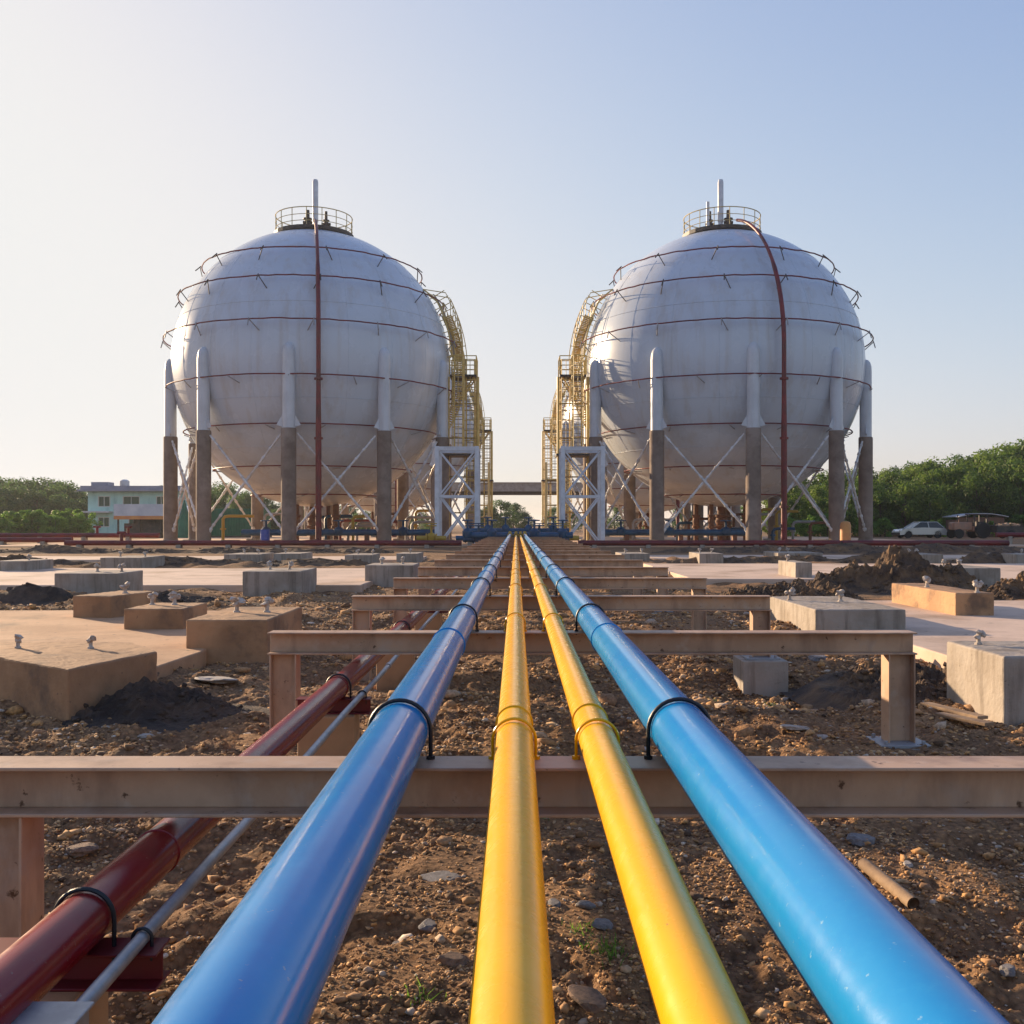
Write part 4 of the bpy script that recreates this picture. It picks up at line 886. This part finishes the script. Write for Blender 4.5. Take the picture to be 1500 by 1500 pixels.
# ---------------------------------------------------------------- vehicles and shed on the right
def wheel(parent, x, y, r, wd=.2):
    b = MB(); b.lathe([(r*.62, -wd/2), (r*.95, -wd/2), (r, -wd*.35), (r, wd*.35), (r*.95, wd/2), (r*.62, wd/2)], 28)
    t = b.build('wheel', M['rubber'], parent, smooth=True); t.rotation_euler = (R_(90),0,0); t.location = (x, y, r)
    b = MB(); b.lathe([(r*.61, -wd*.3), (r*.61, wd*.42), (r*.5, wd*.44), (r*.18, wd*.34), (r*.1, wd*.45)], 20); b.build('rim', M['tin'], t, smooth=True)
def car(loc, rz, label):
    e = empty('parked_car', loc, rz, label, 'car')
    side = [(-2.2,.35),(-2.25,.62),(-2.15,.85),(-1.95,.93),(-.05,.97),(.1,.97),(1.15,.92),(1.95,.80),(2.2,.62),(2.22,.35)]
    def arch(cx, r=.38): return [(cx+r*math.cos(q), .33+r*math.sin(q)) for q in [math.pi*k/8 for k in range(9)]]
    bottom = [(2.22,.28)]+[p for p in arch(1.42)]+[p for p in arch(-1.38)]+[(-2.2,.28)]
    prof = side+bottom; n = len(prof)
    b = MB(); W = .82
    vs = [(x, -W, z) for x, z in prof]+[(x, W, z) for x, z in prof]
    b.add(vs, [(i,(i+1)%n,(i+1)%n+n,i+n) for i in range(n)])
    bm = bmesh.new(); V0 = [bm.verts.new(v) for v in b.v]; 
    for f in b.f: bm.faces.new([V0[i] for i in f])
    f1 = bm.faces.new([V0[i] for i in range(n)]); f2 = bm.faces.new([V0[i+n] for i in range(n)][::-1]); bmesh.ops.triangulate(bm, faces=[f1, f2]); bmesh.ops.recalc_face_normals(bm, faces=bm.faces)
    me = bpy.data.meshes.new('body'); bm.to_mesh(me); bm.free(); me.materials.append(M['silver']); o = bpy.data.objects.new('body', me); COL.objects.link(o); o.parent = e
    bv = o.modifiers.new('bevel','BEVEL'); bv.width = .06; bv.segments = 3; bv.limit_method = 'ANGLE'; bv.angle_limit = R_(50)
    # cabin
    b = MB(); lo = [(-2.0,.93),(1.0,.93)]; hi = [(-1.45,1.42),(.25,1.42)]
    b.add([(-2.0,-.76,.92),(1.05,-.76,.92),(.2,-.60,1.44),(-1.4,-.60,1.44),(-2.0,.76,.92),(1.05,.76,.92),(.2,.60,1.44),(-1.4,.60,1.44)], [(0,1,2,3),(5,4,7,6),(3,2,6,7),(1,5,6,2),(4,0,3,7)])
    b.build('windows', M['carglass'], e, bevel=.02)
    b = MB(); b.box(-1.42,.22,-.6,.6,1.435,1.49)
    for s in (-1,1):
        for (xa, za, xb, zb) in ((-2.0,.93,-1.4,1.45),(1.05,.93,.2,1.45),(-.55,.93,-.5,1.45)): b.tube([(xa, s*.765, za), (xb, s*.605, zb)], .04, 6)
    b.build('roof', M['silver'], e, bevel=.02)
    for x in (-1.38, 1.42):
        for y in (-.72, .72): wheel(e, x, y, .33)
    for s in (-1, 1): b = MB(); b.ico((2.12, s*.6, .68), .14, .6, 1.2, .7, 0, 0); b.build('headlight', M['lamp'], e)
    b = MB(); b.box(2.18,2.3,-.78,.78,.32,.5); b.build('bumper', M['rubber'], e, bevel=.03)
    return e
car((36.6, 93, .0), R_(186), 'silver grey saloon car parked before the trees on the right')
# loader / tractor
e = empty('tractor', (40.7, 92, 0), R_(8), 'dusty orange and pink tractor with a cab next to the silver car', 'tractor')
b = MB(); b.box(-1.7,.1,-.4,.4,.75,1.45); b.box(-1.8,-1.7,-.35,.35,.8,1.4); b.box(.1,1.3,-.55,.55,.6,1.1); b.build('body', M['machine'], e, bevel=.08)
b = MB()
for (x, y) in ((.15,-.55),(.15,.55),(1.35,-.55),(1.35,.55)): b.box(x-.05, x+.05, y-.05, y+.05, 1.1, 2.1)
b.box(.0,1.5,-.65,.65,2.1,2.2); b.box(.7,1.2,-.3,.3,1.1,1.5); b.build('cab', M['dark'], e)
for y in (-.75,.75): wheel(e, .85, y, .7, .35); wheel(e, -1.35, y*.85, .42, .25)
b = MB(); b.tube([(-1.1,0,1.4),(-1.1,0,2.1)], .05, 8); b.build('exhaust', M['dark'], e)
# small truck dark
e = empty('dark_cart', (43.6, 91, 0), R_(4), 'dark two wheeled trailer with a pale load right of the tractor', 'trailer')
b = MB(); b.box(-1.2,1.2,-.6,.6,.55,.65); b.box(-1.2,-1.12,-.6,.6,.65,1.15); b.box(1.12,1.2,-.6,.6,.65,1.15); b.box(-1.119,1.119,-.6,-.54,.65,1.1); b.box(-1.119,1.119,.54,.6,.65,1.1); b.tube([(1.2,0,.6),(2.1,0,.45)], .05, 8); b.build('bed', M['dark'], e)
for y in (-.72,.72): wheel(e, 0, y, .38)
b = MB()
for k in range(14): b.ico((random.uniform(-.9,.9), random.uniform(-.3,.3), .95+random.uniform(0,.3)), .28, 1,1,.7)
b.build('load', M['sandy'], e)
e = empty('brick_shed', (45.0, 99, 0), label='small brown shed with a pale curved tin roof before the trees', cat='shed')
b = MB(); wall_with_openings(b, -2.2, 2.2, 0, 1.94, 0, .15, [(-1.3,-.4,.0,1.5),(.5,1.4,.7,1.4)]); b.box(-2.2,-2.05,.15,3,0,1.7); b.box(2.05,2.2,.15,3,0,1.7); b.box(-2.05,2.05,2.85,3,0,1.7); b.build('wall', M['brick'], e)
b = MB(); pts = [(-2.4+4.8*k/12, 1.95+.32*math.sin(math.pi*k/12)) for k in range(13)]; P2 = pts+[(x, z+.07) for x, z in pts[::-1]]; n = len(P2)
b.add([(x,-.5,z) for x,z in P2]+[(x,3.4,z) for x,z in P2], [(i,(i+1)%n,(i+1)%n+n,i+n) for i in range(n)]+[(i,i+1,n-2-i,n-1-i) for i in range(12)]+[(n+i,n+n-1-i,n+n-2-i,n+i+1) for i in range(12)]); b.build('roof', M['tin'], e)
b = MB(); b.box(-1.29,-.41,.05,.1,.01,1.49); b.build('door', M['dark'], e)
b = MB(); b.box(.51,1.39,.05,.1,.71,1.39); b.build('window', M['carglass'], e)

# ---------------------------------------------------------------- trees
def tree_mesh(kind, seed, leaves=5000, nc=26, low=.12, size=.23):
    r = np.random.default_rng(seed)
    cl = []
    for k in range(nc):
        h = low+(.97-low)*((k+.5)/nc)
        env = (.42*math.sin(math.pi*min(1, (h-low)/(1-low)*.86+.14))**.75) if kind != 'bush' else .55*math.sqrt(max(0, 1-h*h*.9))
        a = r.random()*6.28; d = env*(.25+.75*r.random()**.6)
        cl.append((d*math.cos(a), d*math.sin(a), h, .10+.09*r.random()))
    cl = np.array(cl); ci = r.integers(0, nc, leaves); c = cl[ci]
    dv = r.normal(size=(leaves,3)); dv /= np.linalg.norm(dv, axis=1)[:,None]
    P = c[:,:3]+dv*(c[:,3]*(.55+.5*r.random(leaves)))[:,None]*np.array([1,1,.8])
    nrm = dv+r.normal(size=(leaves,3))*.6+np.array([0,0,.35]); nrm /= np.linalg.norm(nrm, axis=1)[:,None]
    u = np.cross(nrm, r.normal(size=(leaves,3))); u /= np.linalg.norm(u, axis=1)[:,None]; v = np.cross(nrm, u)
    s = (size/10)*(.55+.8*r.random(leaves))[:,None]
    q = np.stack([P-u*s, P-v*s*.55, P+u*s, P+v*s*.55], 1).reshape(-1,3)
    tint = np.clip(.5+.28*(r.random(nc)[ci]-.5)*2+.2*(r.random(leaves)-.5)*2, 0, 1)
    me = bpy.data.meshes.new('crown'); fc = np.arange(leaves*4).reshape(-1,4)
    me.from_pydata([tuple(x) for x in q], [], [tuple(int(i) for i in f) for f in fc]); me.update()
    a = me.attributes.new('tint','FLOAT','FACE'); a.data.foreach_set('value', tint.astype(np.float32))
    b = MB(); b.tube([(0,0,-.02),(.005,.004,.3),(-.01,.0,.6),(0,0,.85)], [.02,.016,.011,.004], 8)
    for k in range(0, nc, 2):
        c_ = cl[k]; z0 = max(.1, c_[2]-.2); b.tube([(0,0,z0), (c_[0]*.5, c_[1]*.5, c_[2]-.07), tuple(c_[:3])], [.008,.005,.002], 5)
    tm = bpy.data.meshes.new('trunk'); tm.from_pydata(b.v, [], b.f); tm.materials.append(M['trunk'])
    return me, tm
TM = [tree_mesh('t', 100+i, nc=24+3*i, low=.14) for i in range(6)]
BM = [tree_mesh('bush', 200+i, leaves=2600, nc=22, low=.05, size=.38) for i in range(4)]
def plant(pool, mname, x, y, h, wd, label, group, name, cat):
    me, tm = random.choice(pool)
    key = me.name+mname
    if key not in plant.c:
        m2 = me.copy(); m2.name = 'crown'; m2.materials.append(M[mname]); plant.c[key] = m2
    e = empty(name, (x, y, 0), random.uniform(0,6.28), label, cat, group); e.scale = (h*wd, h*wd, h)
    o = bpy.data.objects.new('crown', plant.c[key]); COL.objects.link(o); o.parent = e
    o = bpy.data.objects.new('trunk', tm); COL.objects.link(o); o.parent = e
plant.c = {}
def prof(x, pts):
    for (a, b), (c, d) in zip(pts, pts[1:]):
        if a <= x <= c: return b+(d-b)*(x-a)/(c-a)
    return pts[0][1] if x < pts[0][0] else pts[-1][1]
def where(px, pts):
    for lim, t_ in pts:
        if px < lim: return t_
    return pts[-1][1]
WR = [(1165,'between the right sphere legs'),(1215,'beside the last legs'),(1260,'left of the last leg'),(1300,'right of the last leg'),(1335,'above the car front'),(1372,'above the car rear'),(1400,'above the tractor'),(1430,'above the dark trailer'),(1465,'above the brown shed'),(1500,'near the right edge'),(9999,'at the very right edge')]
WL = [(0,'at the very left edge'),(50,'at the left end'),(90,'left of the teal building'),(130,'against the teal building'),(190,'above left half of teal building'),(245,'above right half of teal building'),(300,'behind the two left tank legs'),(345,'behind the green container'),(400,'right of the green container'),(480,'behind the left riser'),(9999,'under the left sphere')]
ROW = ['front row','second row','middle row','fourth row','back row']
PR = [(1120,712),(1165,700),(1280,688),(1330,676),(1400,670),(1450,658),(1500,646),(1700,640)]
for ri, (Y, off, mn) in enumerate(((104, 34, 'leaf'), (109, 16, 'leaf'), (115, 6, 'leaf'), (122, 0, 'leaf'), (129, 0, 'leaf_dark'))):
    px = 1125+random.uniform(0, 30)
    while px < 1545:
        top = prof(px, PR)+off+5+random.uniform(-6, 10); h = EYE+(VY-top)*Y/F
        plant(TM, mn, (px-VX)*Y/F, Y+random.uniform(-2,2), h*1.02, random.uniform(.72,1.0), 'leafy tree in %s of right wood, %s' % (ROW[ri], where(px, WR)), 'trees in the wood on the right', 'leafy_tree', 'tree')
        px += random.uniform(26, 42)
px = 1150
while px < 1600:
    if not (1290 < px < 1475) or random.random() < .35:
        Y = 100+random.uniform(-1, 2); plant(BM, 'leaf_bright', (px-VX)*Y/F, Y, random.uniform(1.5,3.0), random.uniform(1.0,1.4), 'bright bush before the wood, %s' % where(px, WR), 'bushes at the foot of the right wood', 'bush', 'bush')
    px += random.uniform(18, 32)
PL = [(-200,700),(0,706),(50,706),(85,708),(110,716),(130,722),(300,716),(330,712),(375,726),(420,742),(640,748)]
for ri, (Y, off, mn) in enumerate(((150, 8, 'leaf_dark'), (160, 2, 'leaf_dark'), (172, 0, 'leaf_dark'))):
    px = -90+random.uniform(0, 20)
    while px < 640:
        top = prof(px, PL)+off+random.uniform(-5, 8); h = EYE+(VY-top)*Y/F
        plant(TM, mn, (px-VX)*Y/F, Y+random.uniform(-2,2), h, random.uniform(.95,1.3), 'dark tree in %s of left treeline, %s' % (['front row','middle row','back row'][ri], where(px, WL)), 'trees in the left treeline', 'leafy_tree', 'tree')
        px += random.uniform(22, 36)
px = -60
while px < 128:
    Y = 108+random.uniform(-3, 3); plant(BM, 'leaf_bright', (px-VX)*Y/F, Y, random.uniform(1.9,2.9), random.uniform(1.0,1.5), 'bright green bush in the far left row, %s' % ('nearest the teal building' if px > 112 else 'short of the teal building' if px > 85 else 'mid row' if px > 55 else 'left of mid row' if px > 25 else 'at the left photo edge'), 'bushes in the row at the left', 'bush', 'bush')
    px += random.uniform(9, 15)
for ti, (px, top, Y, wd) in enumerate(((733, 734, 178, 1.3), (752, 739, 182, 1.3), (716, 744, 178, 1.2), (768, 750, 180, 1.2), (812, 744, 180, 1.2), (700, 746, 178, 1.2), (900, 740, 180, 1.2), (1000, 738, 175, 1.2), (1080, 730, 170, 1.2), (840, 748, 184, 1.3), (950,742,180,1.3))):
    plant(TM, 'leaf_dark', (px-VX)*Y/F, Y, EYE+(VY-top)*Y/F, wd, ['tallest dark rounded tree far off in the middle of the gap','dark tree just right of the tallest one in the gap','dark tree just left of the tallest one in the gap','small dark tree right of centre in the gap','far dark tree behind the right white frame','far dark tree behind the left yellow post frame','far dark tree seen under the left part of the right sphere','far dark tree seen under the middle of the right sphere','far dark tree seen under the right part of the right sphere','far dark tree close behind the right ladder tower','far dark tree left of the second leg of the right sphere'][ti], 'trees far beyond the tanks', 'leafy_tree', 'tree')

# labels of look-alikes that stand together: told apart by their order
from collections import defaultdict
dd = defaultdict(list)
for o in sc.objects:
    if o.parent is None and 'label' in o: dd[o['label']].append(o)
for lb, os_ in dd.items():
    if len(os_) < 2: continue
    os_.sort(key=lambda o: o.location.x/o.location.y)
    for i, o in enumerate(os_):
        o['label'] = (['left hand ', 'right hand '][i] if len(os_) == 2 else ord_(i)+' ')+lb.replace('in the middle', 'mid')

# ---------------------------------------------------------------- evening haze
b = MB(); b.box(-4100, 4100, -9, 6200, -2.5, 34)
hz = b.build('haze', None); tag(hz, kind='stuff')
hm = bpy.data.materials.new('haze'); hm.use_nodes = True; hn = hm.node_tree; hn.nodes.remove(hn.nodes['Principled BSDF'])
pv = hn.nodes.new('ShaderNodeVolumePrincipled'); pv.inputs['Color'].default_value = (.92,.93,.95,1); pv.inputs['Density'].default_value = HAZE; pv.inputs['Anisotropy'].default_value = .2
hn.links.new(pv.outputs[0], hn.nodes['Material Output'].inputs['Volume']); hz.data.materials.append(hm)
